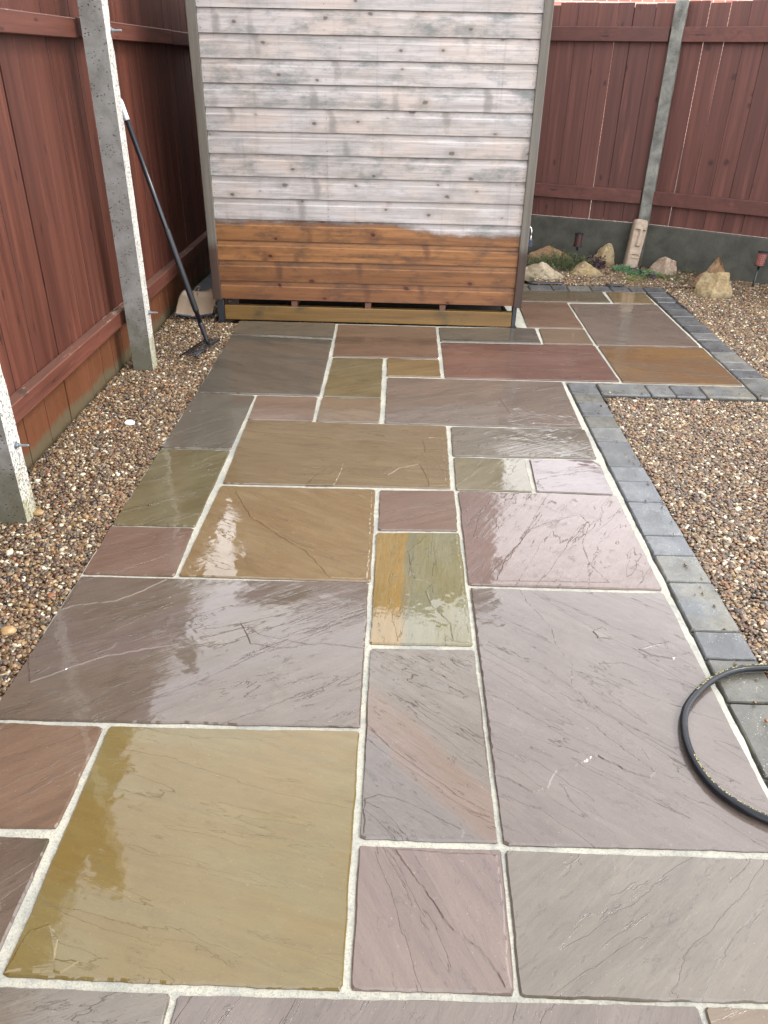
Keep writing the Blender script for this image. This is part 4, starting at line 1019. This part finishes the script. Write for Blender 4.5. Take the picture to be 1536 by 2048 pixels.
plant('sedum', (1.985, 5.47, 0), .105, .07, .055, 1200, .015, (.05, .145, .06), (.13, .28, .12), 'bright green sedum at the foot of the carved face', 'plant', 5)
plant('purple_plant', (2.02, 5.36, 0), .045, .04, .05, 160, .016, (.05, .03, .045), (.13, .09, .11), 'small purple grey rosette in front of the reddish rock', 'plant', 6, 'leaf')
plant('ground_cover_plant', (2.06, 5.38, 0), .16, .10, .045, 1100, .013, (.05, .08, .02), (.15, .19, .07), 'low olive green mat in front of the reddish rock', 'plant', 7)
plant('ground_cover_plant', (2.22, 5.30, 0), .15, .12, .04, 900, .013, (.05, .045, .02), (.15, .15, .07), 'sparse brown green mat left of the largest rock', 'plant', 8)
plant('ground_cover_plant', (1.84, 5.26, 0), .07, .05, .04, 320, .014, (.09, .13, .02), (.20, .24, .06), 'small yellow green tuft on the gravel behind the edging', 'plant', 9)
plant('heather', (2.32, 5.50, 0), .13, .07, .07, 500, .014, (.06, .04, .025), (.12, .12, .05), 'thin reddish heather right of the reddish rock', 'plant', 10)
plant('weed', (1.60, 2.02, -.01), .02, .015, .016, 36, .012, (.12, .17, .03), (.22, .28, .06), 'tiny green weed alone in the middle of the right gravel', 'weed', 11, 'leaf')
plant('purple_plant', (1.95, 5.50, 0), .03, .03, .085, 60, .022, (.03, .018, .03), (.07, .045, .06), 'small dark sprig standing against the carved face', 'plant', 12, 'leaf')

# ------------------------------------------------------------------ weed membrane scraps
MEMB = plain('black weed membrane', (.012, .013, .016), .45, .4, 60)
def strip(pts, wd, label, seed):
    rr = random.Random(seed); vs = []; n_ = len(pts)
    for i, p in enumerate(pts):
        p = Vector(p); t = (Vector(pts[min(i + 1, n_ - 1)]) - Vector(pts[max(i - 1, 0)])).normalized(); s = Vector((t.y, -t.x, 0))
        ww = wd * rr.uniform(.6, 1.3); vs += [p, p + s * ww * .5 + Vector((0, 0, rr.uniform(.004, .014))), p + s * ww + Vector((0, 0, rr.uniform(-.006, .004)))]
    b = MB(); b.add(vs, [(i * 3 + k, (i + 1) * 3 + k, (i + 1) * 3 + k + 1, i * 3 + k + 1) for i in range(n_ - 1) for k in range(2)], 0)
    o = b.build('weed_membrane', MEMB, smooth=True); so = o.modifiers.new('s', 'SOLIDIFY'); so.thickness = .0012
    return tag(o, label, 'membrane', 'scraps of weed membrane')
strip([(2.016, 4.93 - k * .055, -.004) for k in range(12)], .028, 'black weed membrane edge poking up along the right edging', 1)
strip([(1.02 + k * .045, 5.082 + .01, .002) for k in range(7)][::-1], .045, 'dark membrane scrap behind the far edging beside the shed', 2)
strip([(1.60 + k * .045, 5.084, .002) for k in range(4)][::-1], .03, 'short dark membrane scrap behind the middle of the far edging', 3)

# ------------------------------------------------------------------ neighbour's house
hs_ = empty('brick_house', (4.0, 17.0, 0)); tag(hs_, 'pink red brick house beyond the far fence', 'house')
b = MB(); b.box2((-16, 0, 0), (16, .3, 5.0)); b.box2((-16, .3, 0), (-15.7, 8, 5.0)); b.box2((15.7, .3, 0), (16, 8, 5.0)); b.build('wall', mat_brick(), hs_)
b = MB(); b.add([(-16.3, -.4, 4.95), (16.3, -.4, 4.95), (16.3, 4.2, 7.0), (-16.3, 4.2, 7.0), (16.3, 8.5, 4.95), (-16.3, 8.5, 4.95)], [(0, 1, 2, 3), (3, 2, 4, 5)]); b.build('roof', plain('dark roof tile', (.09, .07, .065), .8), hs_)
for x in (-8.5, -3.3, 3.2, 9.0):
    for z0, z1 in ((1.0, 2.2), (3.2, 4.3)):
        b = MB()
        for (xa, za, xb_, zb_) in ((x, z0, x + 1.6, z0 + .08), (x, z1 - .08, x + 1.6, z1), (x, z0 + .08, x + .08, z1 - .08), (x + 1.52, z0 + .08, x + 1.6, z1 - .08), (x + .76, z0 + .08, x + .84, z1 - .08)):
            b.box2((xa, -.05, za), (xb_, -.003, zb_))
        wn = b.build('window', plain('white window frame', (.8, .8, .8), .4), hs_)
        b = MB(); b.box2((x + .08, -.03, z0 + .08), (x + 1.52, -.02, z1 - .08)); pn = b.build('pane', plain('window glass', (.05, .06, .07), .05), wn)
